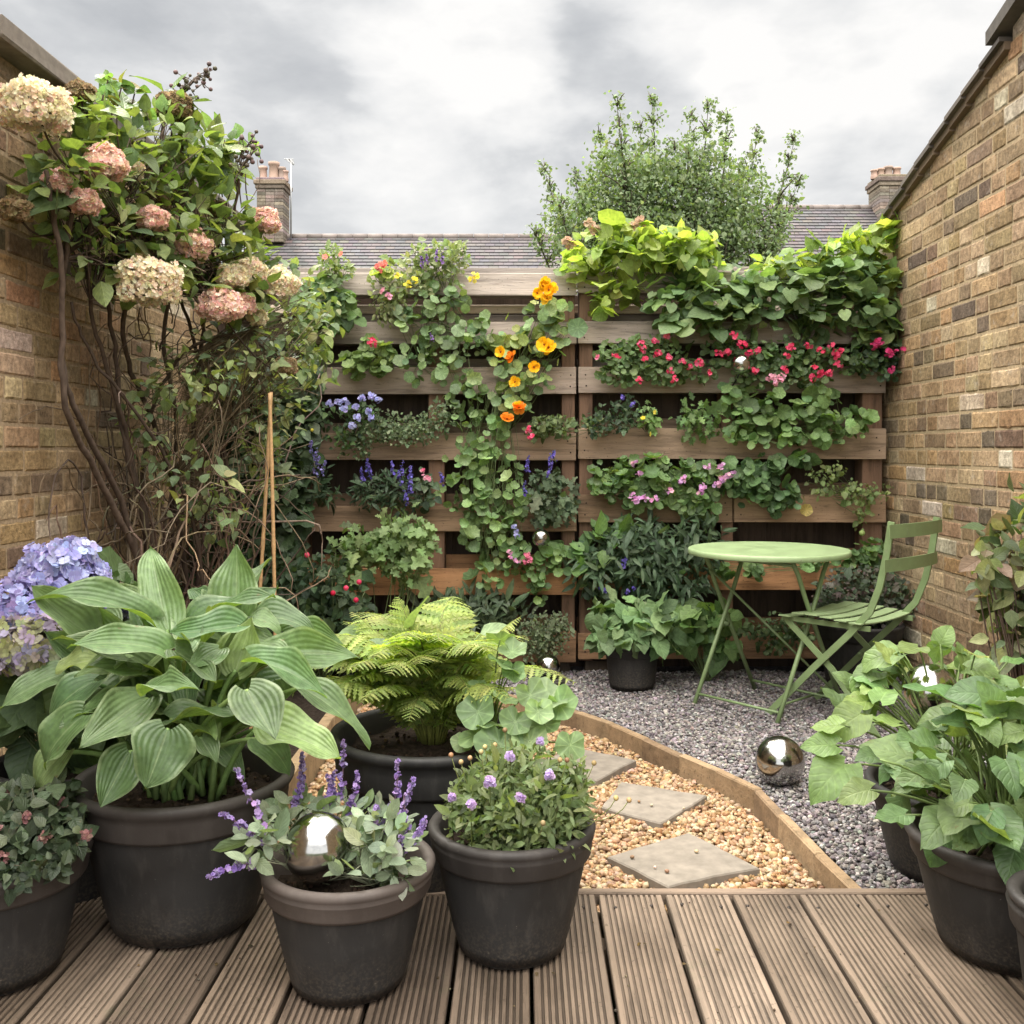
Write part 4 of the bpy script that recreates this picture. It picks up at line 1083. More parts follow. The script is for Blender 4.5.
# sage with lavender coloured flower spikes
sage = thing('sage', 'grey green sage with purple flower spikes around the mirror ball', 'sage', (P2[0], P2[1], .24))
mb, mbs = MB(), MB()
bl = pxblobs([(262, 842, 22, 22, 1.93, .06), (392, 850, 32, 32, 1.94, .07), (376, 830, 30, 28, 2.0, .08), (300, 815, 35, 18, 2.1, .06), (395, 868, 16, 8, 1.88, .03), (345, 874, 14, 6, 1.88, .02), (340, 815, 35, 18, 2.1, .05)])
Pp = scatter(mb, bl, 430, LT['sage'], .034, [c*1.3 for c in GREY], (.6, .4, .7, .35), .1)
stems_to(mbs, [(P2[0]+dx, P2[1]+dy, .24) for dx, dy in ((-.08, 0), (.06, -.03), (0, .06), (.09, .04))], Pp[:120], .0016, A(.16, .17, .11))
mb.build('leaf', M['leaf_soft'], sage); mbs.build('stem', M['stem'], sage)
PUR = [A(.30, .20, .48), A(.40, .29, .58), A(.21, .13, .36), A(.46, .36, .62)]
for (x0, y0, d0), (x1, y1, d1), n in (((262, 838, 1.93), (221, 812, 1.9), 26), ((265, 825, 1.95), (236, 768, 1.97), 26), ((262, 862, 1.92), (206, 878, 1.84), 34), ((290, 815, 2.1), (302, 755, 2.12), 60), ((325, 810, 2.1), (335, 770, 2.12), 50), ((338, 800, 2.12), (343, 741, 2.14), 40), ((345, 815, 2.08), (357, 772, 2.1), 40), ((380, 835, 1.98), (397, 760, 2.0), 46), ((388, 840, 1.98), (413, 778, 1.99), 44), ((400, 850, 1.94), (426, 817, 1.93), 34), ((375, 830, 2.0), (378, 805, 2.02), 22), ((392, 848, 1.95), (402, 836, 1.92), 22), ((330, 800, 2.1), (328, 775, 2.1), 30), ((410, 845, 1.96), (404, 795, 1.98), 26)):
    mf = MB(); p0, p1 = W(x0, y0, d0), W(x1, y1, d1)
    tube(mbs, bez(A(P2[0]+(p0[0]-P2[0])*.5, P2[1]+(p0[1]-P2[1])*.5, .25), (p0+A(P2[0], P2[1], .3))/2, p0, 6), .0017, A(.16, .1, .12), 5) if False else None
    spike(mf, p0, p1, int(n*1.3), .0125, PUR, A(.18, .11, .15), .0085)
    mf.build('flower_spike', M['petal'], sage)

# small leaved lilac flowered plant in the third pot
sc_ = thing('scabious', 'bushy fine leaved plant with lilac pompom flowers in the front row pot', 'flowering plant', (P3[0], P3[1], .26))
mb, mbs = MB(), MB()
bl = pxblobs([(515, 800, 68, 40, 2.12, .13), (490, 815, 45, 30, 2.06, .09), (545, 810, 45, 32, 2.08, .1), (520, 770, 45, 22, 2.16, .08), (475, 800, 25, 28, 2.12, .06), (570, 790, 20, 30, 2.14, .06), (520, 840, 60, 14, 2.04, .06)])
Pp = scatter(mb, bl, 4200, LT['lance_s'], .021, [A(.11, .17, .05), A(.15, .21, .07), A(.08, .13, .04), A(.19, .24, .10)], (.6, .3, .6, .6), -.1)
stems_to(mbs, [(P3[0]+dx, P3[1]+dy, .26) for dx, dy in ((-.06, 0), (.06, -.02), (0, .06), (0, -.05))], Pp[:260], .0011, A(.15, .18, .06))
mb.build('leaf', M['leaf'], sc_); 
LIL = [A(.52, .38, .62), A(.62, .50, .70), A(.44, .30, .55)]
for x, y, d_, r in ((510, 757, 2.08, .013), (490, 782, 2.0, .014), (471, 805, 1.98, .011), (521, 798, 1.98, .011), (550, 775, 2.06, .013), (452, 797, 2.04, .010), (453, 760, 2.1, .0), (540, 742, 2.2, .011)):
    if r == 0: continue
    p = W(x, y, d_); mf = MB(); cluster(mf, p, r*.85, 30, LIL, .010, FIVE, flat=.6); tube(mf, bez(p-A(0, -.03, .11), p-A(0, -.01, .05), p, 5), .0012, A(.14, .18, .05), 5)
    mf.build('flower', M['petal'], sc_)
for x, y, d_ in ((451, 755, 2.1), (461, 762, 2.1), (470, 758, 2.12), (481, 752, 2.1), (505, 730, 2.15), (560, 760, 2.1), (567, 760, 2.1), (594, 763, 2.08), (616, 798, 2.02), (629, 800, 2.0), (543, 823, 1.95), (600, 812, 2.03), (485, 747, 2.14), (495, 745, 2.15)):
    p = W(x, y, d_); inst(mbs, ICO1, p[None], A(0, 0, 1), A(0, 1, 0), A([.0055, .0055, .008]), pick([A(.28, .2, .08), A(.2, .11, .05), A(.35, .28, .12)], 1)); tube(mbs, bez(A(P3[0]+(p[0]-P3[0])*.6, P3[1]+.02, .30), p-A((p[0]-P3[0])*.1, 0, .05), p, 6), .001, A(.2, .22, .07), 5)
mbs.build('stem', M['stem'], sc_)

# dark plant at the left edge
dk = thing('sedum', 'dark leafy plant with dusky pink buds in the pot at the left edge', 'plant', (P5[0], P5[1], .25))
mb, mbs = MB(), MB()
bl = pxblobs([(20, 830, 62, 48, 2.0, .13), (-20, 840, 60, 50, 2.0, .13), (45, 815, 35, 32, 2.05, .1), (10, 860, 60, 25, 1.92, .08), (60, 840, 22, 25, 2.0, .06)])
Pp = scatter(mb, bl, 2200, LT['ovate_lo'], .025, [A(.035, .06, .025), A(.05, .08, .035), A(.025, .045, .02), A(.07, .095, .045)], (.6, .4, .6, .4), .1)
stems_to(mbs, [(P5[0]+dx, P5[1], .25) for dx in (-.08, 0, .08)], Pp[:150], .0018, A(.09, .08, .05))
mb.build('leaf', M['leaf_dark'], dk); mbs.build('stem', M['stem'], dk)
for x, y, d_ in ((25, 817, 1.93), (45, 838, 1.92), (3, 858, 1.87), (87, 835, 1.95), (5, 805, 1.98), (62, 803, 2.02), (-5, 830, 1.9), (12, 790, 2.05)):
    mf = MB(); cluster(mf, W(x, y, d_), .014, 26, [A(.30, .15, .14), A(.22, .10, .10), A(.38, .22, .2)], .008, FIVE); mf.build('flower', M['petal'], dk)

# blue hydrangea behind the hosta
hy = thing('hydrangea', 'hydrangea with blue mophead flowers beside the left brick wall', 'hydrangea', (PH[0], PH[1], .27))
mb, mbs = MB(), MB()
bl = pxblobs([(40, 650, 60, 40, 2.45, .12), (90, 640, 50, 45, 2.5, .12), (20, 700, 60, 50, 2.45, .13), (80, 720, 40, 40, 2.5, .1), (120, 580, 14, 14, 2.7, .05)])
Pp = scatter(mb, bl, 170, LT['heart_lo'], .10, [A(.05, .10, .035), A(.07, .13, .045), A(.09, .16, .05)], (.5, .5, .6, .4), .3)
BLU = [A(.38, .38, .64), A(.47, .47, .72), A(.31, .29, .55), A(.56, .54, .75)]
for (x, y, d_, r, n), cs in (((63, 575, 2.46, .096, 330), BLU), ((22, 620, 2.36, .100, 300), [BLU[0], BLU[1], BLU[2], A(.38, .30, .52)]), ((34, 648, 2.27, .082, 230), [A(.38, .36, .20), A(.42, .36, .48), A(.33, .34, .16), A(.36, .30, .42)]), ((122, 606, 2.5, .032, 60), [BLU[2], A(.16, .14, .42)]), ((112, 598, 2.55, .04, 70), [A(.30, .36, .18), A(.36, .36, .30)])):
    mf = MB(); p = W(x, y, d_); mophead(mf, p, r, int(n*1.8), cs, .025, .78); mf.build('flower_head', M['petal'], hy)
    tube(mbs, bez((PH[0], PH[1], .27), (A(PH[0], PH[1], .4)+p)/2, p, 7), .005, A(.1, .12, .05), 6)
stems_to(mbs, [(PH[0], PH[1], .27)], Pp[:60], .003, A(.1, .13, .05))
mb.build('leaf', M['leaf'], hy); mbs.build('stem', M['stem'], hy)

# heart leaved plants in the right pots
RC = [A(.095, .185, .06), A(.13, .22, .075), A(.07, .145, .045), A(.17, .25, .07)]
pts = clear_of_ball(dome((P8[0], P8[1], .40), .24, .23, .20, 150, -.45)+[W(x, y, d_) for x, y, d_ in ((995, 832, 1.93), (905, 815, 2.02), (940, 790, 1.98), (880, 760, 2.05), (965, 780, 1.95), (1005, 760, 1.95), (920, 750, 2.02), (870, 790, 2.06), (985, 730, 2.1), (1010, 700, 2.2))])
big_leaves('heart_leaved_plant', 'plant with big heart shaped leaves overflowing the large right pot', 'plant', (P8[0], P8[1], .25), pts, .078, RC, 'leaf', 'heart', drop=.28, view=.55, up=1.05, petr=.003)
pts = clear_of_ball(dome((P9[0]-.03, P9[1], .40), .25, .22, .20, 95, -.1)+[W(x, y, d_) for x, y, d_ in ((835, 745, 2.4), (845, 765, 2.38), (860, 715, 2.45), (840, 725, 2.42), (875, 690, 2.6), (905, 668, 2.65), (930, 660, 2.7), (900, 655, 2.7), (968, 668, 2.6), (905, 700, 2.5))])
big_leaves('heart_leaved_plant', 'lime tinged leafy plant in the pot behind with leaves reaching over the gravel', 'plant', (P9[0], P9[1], .2), pts, .076, [A(.15, .25, .06), A(.12, .22, .06), A(.22, .31, .07), A(.09, .17, .05)], 'leaf', 'heart', drop=.2, view=.5, up=1.05, petr=.0028)
p = W(930, 691, 2.66); mb = MB(); tube(mb, [A(p[0], p[1], .18), p-A(0, 0, .06)], .006, A(.1, .1, .1), 8)
mb.build('support_rod', M['metal'], [o for o in COL.objects if o.get('label', '').startswith('silver mirror ball half')][0])
# small plant in the corner pot
t = thing('heart_leaved_plant', 'low leaves in the small pot at the right edge', 'plant', (P10[0], P10[1], .28)); mb = MB()
scatter(mb, [((P10[0]+.05, P10[1], .33), A(.09, .09, .05))], 40, LT['heart_lo'], .05, RC, (.6, .3, .7, .4)); mb.build('leaf', M['leaf'], t)

# variegated shrub by the right wall
vs = thing('variegated_shrub', 'glossy shrub with cream edged leaves against the right brick wall', 'shrub', (1.60, 3.25, 0))
mb, mbs = MB(), MB()
bl = pxblobs([(1010, 560, 42, 45, 3.2, .15), (1020, 600, 40, 40, 3.2, .15), (985, 565, 18, 22, 3.15, .08), (1030, 520, 20, 40, 3.2, .12), (1018, 640, 30, 30, 3.2, .12), (1035, 580, 45, 90, 3.25, .15)])
Pp = scatter(mb, bl, 420, LT['ovate'], .062, [A(.07, .11, .04), A(.10, .14, .06), A(.30, .32, .16), A(.20, .14, .09), A(.05, .09, .03), A(.22, .26, .08)], (.5, .4, .6, .5), .3)
stems_to(mbs, [(1.60, 3.25, 0), (1.64, 3.2, 0)], Pp[:60], .004, A(.12, .08, .06), .05, 8)
mb.build('leaf', M['leaf'], vs); mbs.build('stem', M['stem'], vs)

# ================================================================ climber on the left wall
cl_ = thing('climbing_hydrangea', 'old climbing hydrangea with woody stems and faded pink flower heads on the left wall', 'climbing hydrangea', (-1.38, 4.15, -.02))
bark = A(.085, .06, .045)
roots = [A(-1.52+rng.uniform(0, .34), 3.75+rng.uniform(0, .7), -.03) for _ in range(16)]
def stem(px, r, dep, col=bark):
    P = np.array([W(x, y, d_) for (x, y), d_ in zip(px, dep)]); t = np.linspace(0, len(P)-1, len(P)*5); 
    Q = np.stack([np.interp(t, np.arange(len(P)), P[:, i]) for i in range(3)], 1)
    for _ in range(3): Q[1:-1] = (Q[:-2]+Q[1:-1]*2+Q[2:])/4
    mb = MB(); tube(mb, Q+rng.normal(0, .003, Q.shape), np.linspace(r, r*.6, len(Q)), col*(1+rng.normal(0, .12)), 8); mb.build('stem', M['bark'], cl_)
for px, r, dep in (
    ([(152, 640), (140, 560), (100, 480), (62, 405), (63, 330), (60, 250), (45, 170)], .013, (3.75, 3.7, 3.45, 3.2, 3.18, 3.1, 3.0)),
    ([(160, 640), (130, 520), (80, 420), (64, 380), (60, 300), (75, 200)], .012, (3.8, 3.65, 3.3, 3.2, 3.2, 3.1)),
    ([(165, 650), (150, 540), (120, 430), (117, 350), (105, 290), (120, 180)], .011, (3.9, 3.8, 3.6, 3.55, 3.5, 3.5)),
    ([(175, 650), (135, 470), (112, 380), (88, 310), (90, 220)], .010, (3.95, 3.7, 3.5, 3.35, 3.2)),
    ([(190, 650), (185, 560), (165, 450), (135, 380), (118, 330), (150, 230), (165, 120)], .012, (4.05, 4.0, 3.9, 3.75, 3.6, 3.6, 3.6)),
    ([(195, 650), (200, 540), (190, 440), (200, 350), (205, 320), (215, 240)], .011, (4.1, 4.05, 4.0, 3.95, 3.9, 3.9)),
    ([(205, 650), (228, 600), (230, 480), (215, 400), (190, 330), (170, 260)], .010, (4.15, 4.1, 4.1, 4.0, 3.9, 3.8)),
    ([(185, 650), (150, 590), (140, 500), (150, 410), (180, 350), (240, 330), (285, 360)], .009, (4., 3.9, 3.8, 3.8, 3.85, 3.95, 4.05)),
    ([(200, 640), (205, 590), (190, 500), (150, 430), (85, 350), (70, 300)], .008, (4.05, 3.9, 3.8, 3.6, 3.35, 3.25)),
    ([(150, 525), (200, 505), (245, 480), (300, 475)], .006, (3.75, 3.85, 3.95, 4.05)),
    ([(180, 640), (170, 500), (180, 420), (160, 340), (185, 220), (178, 90), (200, 78)], .010, (4.1, 4.0, 3.9, 3.8, 3.7, 3.7, 3.7)),
    ([(215, 640), (222, 540), (215, 420), (235, 300), (232, 200), (255, 142)], .009, (4.2, 4.15, 4.1, 4.0, 3.95, 3.9))):
    stem(px, r, dep)
mbs = MB()
def wander(p, h, n, step, wig, up):
    Q = [p]
    for k in range(n):
        h = nrm(h+rng.normal(0, wig, 3)*A(.8, .9, 1.)+A(0, 0, up*(1-1.6*k/n)))
        p = p+h*step; p = A(min(max(p[0], WL+.025), -.85), p[1], max(p[2], -.02)); Q.append(p)
    return np.array(Q)
for i in range(95):                                    # tangle of thin stems
    x0 = rng.uniform(128, 235); d0 = 3.75+(x0-130)/115*.55+rng.normal(0, .08)
    a = W(x0, 655, d0); a[2] = max(a[2], -.02)
    q = wander(a, A(rng.normal(0, .35), rng.normal(0, .45), 1.), int(rng.uniform(14, 30)), rng.uniform(.04, .062), .30, .30)
    tube(mbs, q, np.linspace(rng.uniform(.003, .007), .0018, len(q)), pick([A(.12, .085, .06), A(.17, .12, .085), A(.24, .18, .12), A(.07, .05, .04)], 1)[0], 5)
for i in range(60):                                     # arching side shoots
    x0, y0 = rng.uniform(95, 240), rng.uniform(290, 560); d0 = 3.6+(x0-95)/145*.5
    q = wander(W(x0, y0, d0), nrm(rng.normal(0, 1, 3)), int(rng.uniform(8, 18)), .04, .35, .25)
    tube(mbs, q, np.linspace(.0032, .0012, len(q)), pick([A(.16, .12, .08), A(.24, .17, .11), A(.09, .065, .05)], 1)[0], 5)
# upper crown leaves
bl = pxblobs([(75, 190, 48, 55, 3.15, .16), (120, 165, 48, 55, 3.4, .18), (165, 150, 48, 45, 3.6, .18), (195, 165, 44, 38, 3.75, .18), (140, 230, 60, 55, 3.5, .2), (200, 225, 55, 55, 3.75, .2), (240, 262, 38, 40, 3.95, .2), (85, 240, 45, 45, 3.25, .15), (150, 280, 60, 24, 3.55, .18), (235, 295, 48, 34, 3.9, .2), (216, 165, 22, 26, 3.85, .12), (175, 110, 22, 25, 3.65, .08), (85, 120, 35, 25, 3.25, .1)])
mb = MB()
Pp = scatter(mb, bl, 1500, LT['ovate'], .060, [A(.11, .18, .05), A(.15, .22, .06), A(.20, .28, .07), A(.08, .14, .055), A(.28, .33, .09)], (.3, .22, 1., .38), .05, 2.6)
stems_to(mbs, [W(x, y, d_) for x, y, d_ in ((90, 300, 3.3), (130, 300, 3.5), (165, 290, 3.65), (210, 300, 3.85), (60, 260, 3.15), (240, 310, 3.95))], Pp[:260], .0028, bark, .03, 7)
# sprays standing above
for x, y, d_ in ((108, 80, 3.4), (122, 85, 3.4), (135, 92, 3.42), (103, 95, 3.4), (115, 100, 3.4), (100, 110, 3.4), (88, 108, 3.35), (240, 138, 3.9), (250, 145, 3.9), (244, 150, 3.9), (215, 132, 3.85), (225, 140, 3.85), (150, 108, 3.55)):
    p = W(x, y, d_); n = 5
    inst(mb, LT['ovate'][rng.integers(3)], p+rng.normal(0, .012, (n, 3)), rng.normal(0, .6, (n, 3))+A(0, 0, .5), VIEW*.7+A(0, 0, .5)+rng.normal(0, .4, (n, 3)), .062*rng.uniform(.7, 1.2, n), pick(BRIGHT+[A(.25, .17, .05)], n))
    tube(mbs, bez(p-A(.01, 0, .22), p-A(.03, 0, .1), p, 6), .0026, bark, 5)
# sparse leaves over the stems and the trailing right-hand side
bl2 = pxblobs([(185, 480, 50, 36, 3.75, .14), (215, 515, 35, 30, 3.85, .12), (190, 375, 55, 45, 3.7, .18), (255, 360, 45, 35, 3.95, .15), (290, 330, 40, 30, 4.1, .15), (310, 370, 35, 25, 4.2, .12), (270, 410, 40, 40, 4.1, .12), (265, 460, 28, 40, 4.15, .1), (150, 420, 30, 50, 3.7, .1), (320, 320, 22, 40, 4.25, .1), (290, 290, 35, 35, 4.15, .12)])
Pp = scatter(mb, bl2, 980, LT['ovate'][:2], .042, [A(.15, .23, .10), A(.20, .27, .14), A(.12, .19, .08), A(.26, .33, .10), A(.31, .34, .14)], (.3, .3, 1., .38), .12)
stems_to(mbs, [W(x, y, d_) for x, y, d_ in ((170, 480, 3.85), (200, 350, 3.85), (230, 420, 4.0), (250, 330, 3.95))], Pp[:240], .002, A(.13, .10, .06), .02, 7)
mb.build('leaf', M['leaf'], cl_); mbs.build('twig', M['bark'], cl_)
PINK = [A(.90, .62, .50), A(.93, .60, .54), A(.84, .68, .44), A(.94, .74, .62), A(.90, .50, .48)]
CREAM = [A(.90, .82, .58), A(.93, .86, .64), A(.82, .76, .44), A(.92, .74, .60)]
for x, y, d_, r, cs in ((36, 108, 2.9, .108, 0), (105, 165, 3.2, .078, 1), (57, 182, 3.05, .045, 1), (85, 203, 3.1, .05, 1), (153, 219, 3.4, .056, 1), (192, 246, 3.6, .078, 1), (147, 282, 3.35, .118, 0), (221, 307, 3.65, .088, 1), (175, 107, 3.65, .072, 2), (264, 222, 3.95, .07, 1), (232, 278, 3.75, .062, 0), (249, 272, 3.85, .075, 0), (279, 284, 3.95, .08, 0), (240, 304, 3.8, .06, 1), (158, 203, 3.55, .045, 2), (219, 210, 3.85, .04, 2), (285, 367, 4.0, .05, 2), (80, 92, 3.3, .045, 2), (257, 318, 3.9, .04, 0), (15, 210, 2.98, .05, 2), (130, 170, 3.4, .05, 0)):
    cols = (CREAM+PINK[:1], PINK, [A(.33, .24, .14), A(.40, .28, .16), A(.28, .22, .10)])[cs]
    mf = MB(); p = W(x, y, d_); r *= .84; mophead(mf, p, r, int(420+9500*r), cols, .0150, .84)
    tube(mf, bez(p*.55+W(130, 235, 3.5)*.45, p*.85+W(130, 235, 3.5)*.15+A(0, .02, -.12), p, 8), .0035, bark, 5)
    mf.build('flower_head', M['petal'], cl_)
for pts in (((170, 130), (178, 90), (200, 74)), ((176, 120), (182, 92), (188, 78)), ((205, 88), (200, 84), (206, 72)), ((228, 200), (240, 160), (258, 148)), ((240, 165), (238, 150), (250, 144))):
    p = [W(x, y, 3.7) for x, y in pts]; mf = MB(); q = bez(p[0], p[1], p[2], 8); tube(mf, q, .003, bark, 5)
    k = 14; b_ = q[rng.integers(3, 8, k)]; P = b_+rng.normal(0, .020, (k, 3))
    for u, w_ in zip(b_, P): tube(mf, [u, (u+w_)/2+A(0, 0, -.003), w_], .0012, bark, 4)
    inst(mf, ICO1, P, A(0, 0, 1), A(0, 1, 0), rng.uniform(.006, .010, k), pick([A(.09, .08, .05), A(.12, .07, .07)], k))
    mf.build('seed_head', M['stem'], cl_)

# ================================================================ plants along the fence
FP = 'plants growing in the pallet planters'
def fplant(name, label, cat, blobs, n, T, size, cols, mat='leaf', root=None, d=4.82, rd=.07, face=(.35, .75, .5, .35), drop=.5, stems=30, sr=.002, flowers=(), group=FP, sag=-.01, scol=A(.12, .16, .06), sz=.28, floor=False):
    b0 = blobs[0]; root = root or [(b0[0], b0[1]+b0[3]*.6)]
    R_ = [W(x, y, FY+.03) for x, y in root]
    if floor:
        for r in R_: r[2] = -.01; r[1] = d+.03
    t = thing(name, label, cat, R_[0], group)
    mb, mbs = MB(), MB()
    Pp = scatter(mb, [(c_, r_*A(1.12, 1.1, 1.12)) for c_, r_ in pxblobs(blobs, d, rd)], n, LT[T] if isinstance(T, str) else T, size, cols, face, drop, 1.9, sz)
    if stems: stems_to(mbs, R_, Pp[rng.permutation(n)[:stems]], sr, scol, sag, 7)
    mb.build('leaf', M[mat], t)
    for kind, pts, cs, fs in flowers:
        for q in pts:
            x, y = q[0], q[1]; p = W(x, y, d-.075-.02*rng.random()) if len(q) < 3 else W(x, y, q[2]); mf = MB()
            if kind == 'cluster': cluster(mf, p, fs*.75, 7, cs, fs*.72, FIVE, flat=.4)
            elif kind == 'single': inst(mf, FIVE, p[None], rng.normal(0, 1, (1, 3)), VIEW+A(0, 0, .3)+rng.normal(0, .25, (1, 3)), fs, pick(cs, 1, .1)); inst(mf, ICO0, (p+A(0, -.004, 0))[None], A(0, 0, 1), A(0, 1, 0), fs*.1, A([.6, .45, .05]))
            elif kind == 'nast':
                nv = VIEW+rng.normal(0, .3, 3)+A(0, 0, .15)
                inst(mf, NAST, p[None], rng.normal(0, 1, (1, 3)), nv[None], fs*1.1, pick(cs, 1, .06)); inst(mf, NAST, (p+nrm(nv)*-.003)[None], rng.normal(0, 1, (1, 3)), nv[None], fs*1.25, pick(cs, 1, .08))
                inst(mf, ICO0, (p+nrm(nv)*.004)[None], A(0, 0, 1), A(0, 1, 0), fs*.12, A([.35, .08, .02]))
                tube(mf, bez(p+A(0, .07, -.05), p+A(0, .04, -.01), p, 5), .0015, scol, 5)
            elif kind == 'spike': spike(mf, p-A(0, 0, fs*2.6), p+A(rng.normal(0, .01), 0, fs*2.6), 26, fs, cs, scol, fs*.8)
            elif kind == 'umbel': cluster(mf, p, fs*1.1, 16, cs, fs, FIVE, flat=.7)
            elif kind == 'bud': inst(mf, ICO1, p[None], A(0, 0, 1), A(0, 1, 0), A([fs, fs, fs*1.25]), pick(cs, 1, .1))
            mf.build('flower', M['petal'], t)
    if mbs.n: mbs.build('stem', M['stem'], t)
    return t
RED, CORAL = [A(.68, .06, .14), A(.74, .11, .20), A(.60, .03, .09)], [A(.70, .16, .12), A(.75, .22, .18)]
PNK, LPK, MAUVE = [A(.72, .16, .28), A(.78, .25, .36)], [A(.80, .42, .52), A(.75, .35, .45)], [A(.62, .32, .58), A(.70, .42, .66), A(.55, .24, .50)]
YEL, ORA, LYE = [A(.86, .46, .01), A(.90, .54, .02)], [A(.88, .22, .01), A(.85, .30, .03)], [A(.75, .62, .05), A(.68, .60, .10)]
BLUE, PALE, VIO = [A(.16, .13, .48), A(.22, .18, .58), A(.12, .09, .38)], [A(.42, .42, .72), A(.50, .50, .78)], [A(.24, .12, .40), A(.32, .2, .5)]

fplant('flowering_tuft', 'small pale green tuft with a red flower on top of the left pallet', 'plant', [(333, 262, 13, 16), (336, 270, 18, 8), (335, 250, 5, 8)], 190, 'tiny', .028, [A(.18, .25, .08), A(.22, .28, .12), A(.12, .19, .05)], drop=-.3, root=[(333, 283)], flowers=[('single', [(325, 257), (341, 254)], CORAL, .03)])
fplant('geranium', 'single coral geranium head on the top slat of the left pallet', 'geranium', [(384, 272, 12, 5)], 30, 'frilly', .03, LIME, 'leaf_round', root=[(383, 283)], flowers=[('umbel', [(381, 267)], CORAL, .026)])
fplant('climbing_ivy', 'ivy like leaves hanging over the top left corner of the left pallet', 'ivy', [(325, 300, 26, 26), (340, 312, 18, 16), (312, 318, 18, 22), (330, 282, 16, 8)], 230, 'heart_lo', .055, GREEN+[A(.14, .22, .08)], root=[(320, 285)])
fplant('trailing_plant', 'tall pale flowering clump spilling from the middle top of the left pallet', 'trailing plant', [(425, 270, 38, 18), (440, 256, 28, 14), (400, 288, 30, 14), (455, 262, 14, 22), (420, 262, 10, 20)], 620, 'tiny', .030, [A(.18, .25, .08), A(.24, .30, .13), A(.13, .20, .06), A(.28, .30, .16)], drop=-.3, root=[(420, 292), (445, 292)], stems=70, flowers=[('spike', [(428, 258), (435, 255), (442, 257), (422, 262)], VIO, .010), ('cluster', [(398, 277), (408, 284), (415, 280), (472, 280), (475, 276)], LYE, .026), ('cluster', [(384, 291), (388, 297)], LPK, .024), ('spike', [(462, 250), (415, 250)], [A(.5, .5, .35), A(.6, .58, .45)], .008)])
fplant('hanging_moss', 'mossy green strands hanging below the pale clump on the left pallet', 'hanging plant', [(386, 305, 14, 18), (398, 308, 10, 16)], 260, 'tiny', .02, [A(.14, .18, .05), A(.18, .21, .07)], drop=1.2, rd=.04, root=[(388, 290)])
fplant('nasturtium', 'round leaved nasturtium trailing below the pale clump on the left pallet', 'nasturtium', [(430, 310, 32, 22), (455, 300, 25, 20), (410, 318, 18, 18), (450, 340, 38, 16), (470, 325, 22, 18), (440, 360, 35, 22), (415, 358, 20, 26), (480, 345, 22, 20), (452, 385, 14, 16)], 200, 'round', .042, [A(.10, .18, .07), A(.15, .24, .10), A(.12, .20, .06), A(.18, .27, .10)], 'leaf_round', root=[(430, 320), (450, 295), (420, 366)], stems=80, face=(.3, .8, .5, .3), flowers=[('spike', [(433, 337)], VIO, .008)])
fplant('nasturtium', 'nasturtium with yellow and orange flowers beside the gap between the pallets', 'nasturtium', [(545, 320, 28, 18), (525, 335, 30, 20), (550, 350, 22, 22), (515, 365, 30, 24), (535, 375, 22, 18), (505, 390, 20, 16), (520, 405, 14, 16), (548, 305, 24, 12), (560, 325, 14, 12), (500, 345, 18, 16)], 170, 'round', .048, [A(.11, .19, .07), A(.15, .25, .09), A(.19, .29, .09), A(.26, .32, .07)], 'leaf_round', root=[(540, 320), (520, 366), (510, 430)], stems=70, face=(.3, .85, .45, .3), flowers=[
    ('nast', [(541, 286), (549, 290), (537, 293), (547, 299), (552, 288), (545, 282)], YEL, .045), ('nast', [(544, 345), (549, 348)], YEL, .060), ('nast', [(501, 352), (534, 367), (515, 382)], YEL, .045), ('nast', [(512, 357), (507, 419), (519, 408)], ORA, .052), ('nast', [(518, 404)], YEL, .03), ('cluster', [(529, 432), (531, 437), (527, 428)], RED+PNK, .022)])
mb = MB(); p = W(577.5, 328, 4.80); t_ = thing('nasturtium_leaf', 'single large round leaf hanging in front of the gap between the pallets', 'leaf', p, FP)
inst(mb, LT['round'][0], p[None], A(0, 0, 1), VIEW+A(0, 0, .1), .098, A([.12, .22, .09])); mb.build('leaf', M['leaf_round'], t_)
mbs = MB(); tube(mbs, bez(p+A(-.14, .12, -.02), p+A(-.06, .05, .04), p+A(0, .006, 0), 7), .002, A(.14, .2, .06), 5); mbs.build('stem', M['stem'], t_)
fplant('pelargonium', 'pink flowered trailing plant at the left of the third slat', 'pelargonium', [(368, 355, 20, 16), (385, 350, 16, 14), (352, 366, 14, 12), (385, 368, 18, 10)], 90, 'frilly', .048, [A(.14, .22, .06), A(.18, .27, .07), A(.10, .17, .05)], 'leaf_round', root=[(372, 366)], flowers=[('cluster', [(371, 341), (374, 344)], RED, .028)])
fplant('phlox', 'pale lilac blue flowers above the fourth slat of the left pallet', 'phlox', [(355, 425, 22, 22), (345, 440, 18, 18), (362, 412, 22, 12)], 260, 'tiny', .026, DARK+GREEN[:2], drop=-.1, root=[(355, 435)], flowers=[('umbel', [(344, 409), (356, 407), (357, 418), (369, 411), (371, 418), (378, 400), (338, 402), (362, 398), (372, 396), (346, 401), (352, 426), (330, 403)], PALE, .017)])
fplant('thyme', 'low carpet of tiny leaves along the fourth slat of the left pallet', 'thyme', [(380, 425, 30, 14), (410, 428, 28, 12), (432, 424, 20, 14), (395, 437, 40, 8), (362, 448, 8, 12), (445, 410, 12, 14)], 1300, 'tiny', .018, [A(.10, .16, .07), A(.14, .20, .09), A(.07, .12, .05), A(.18, .23, .12)], root=[(390, 434), (425, 434)], drop=.1, rd=.06)
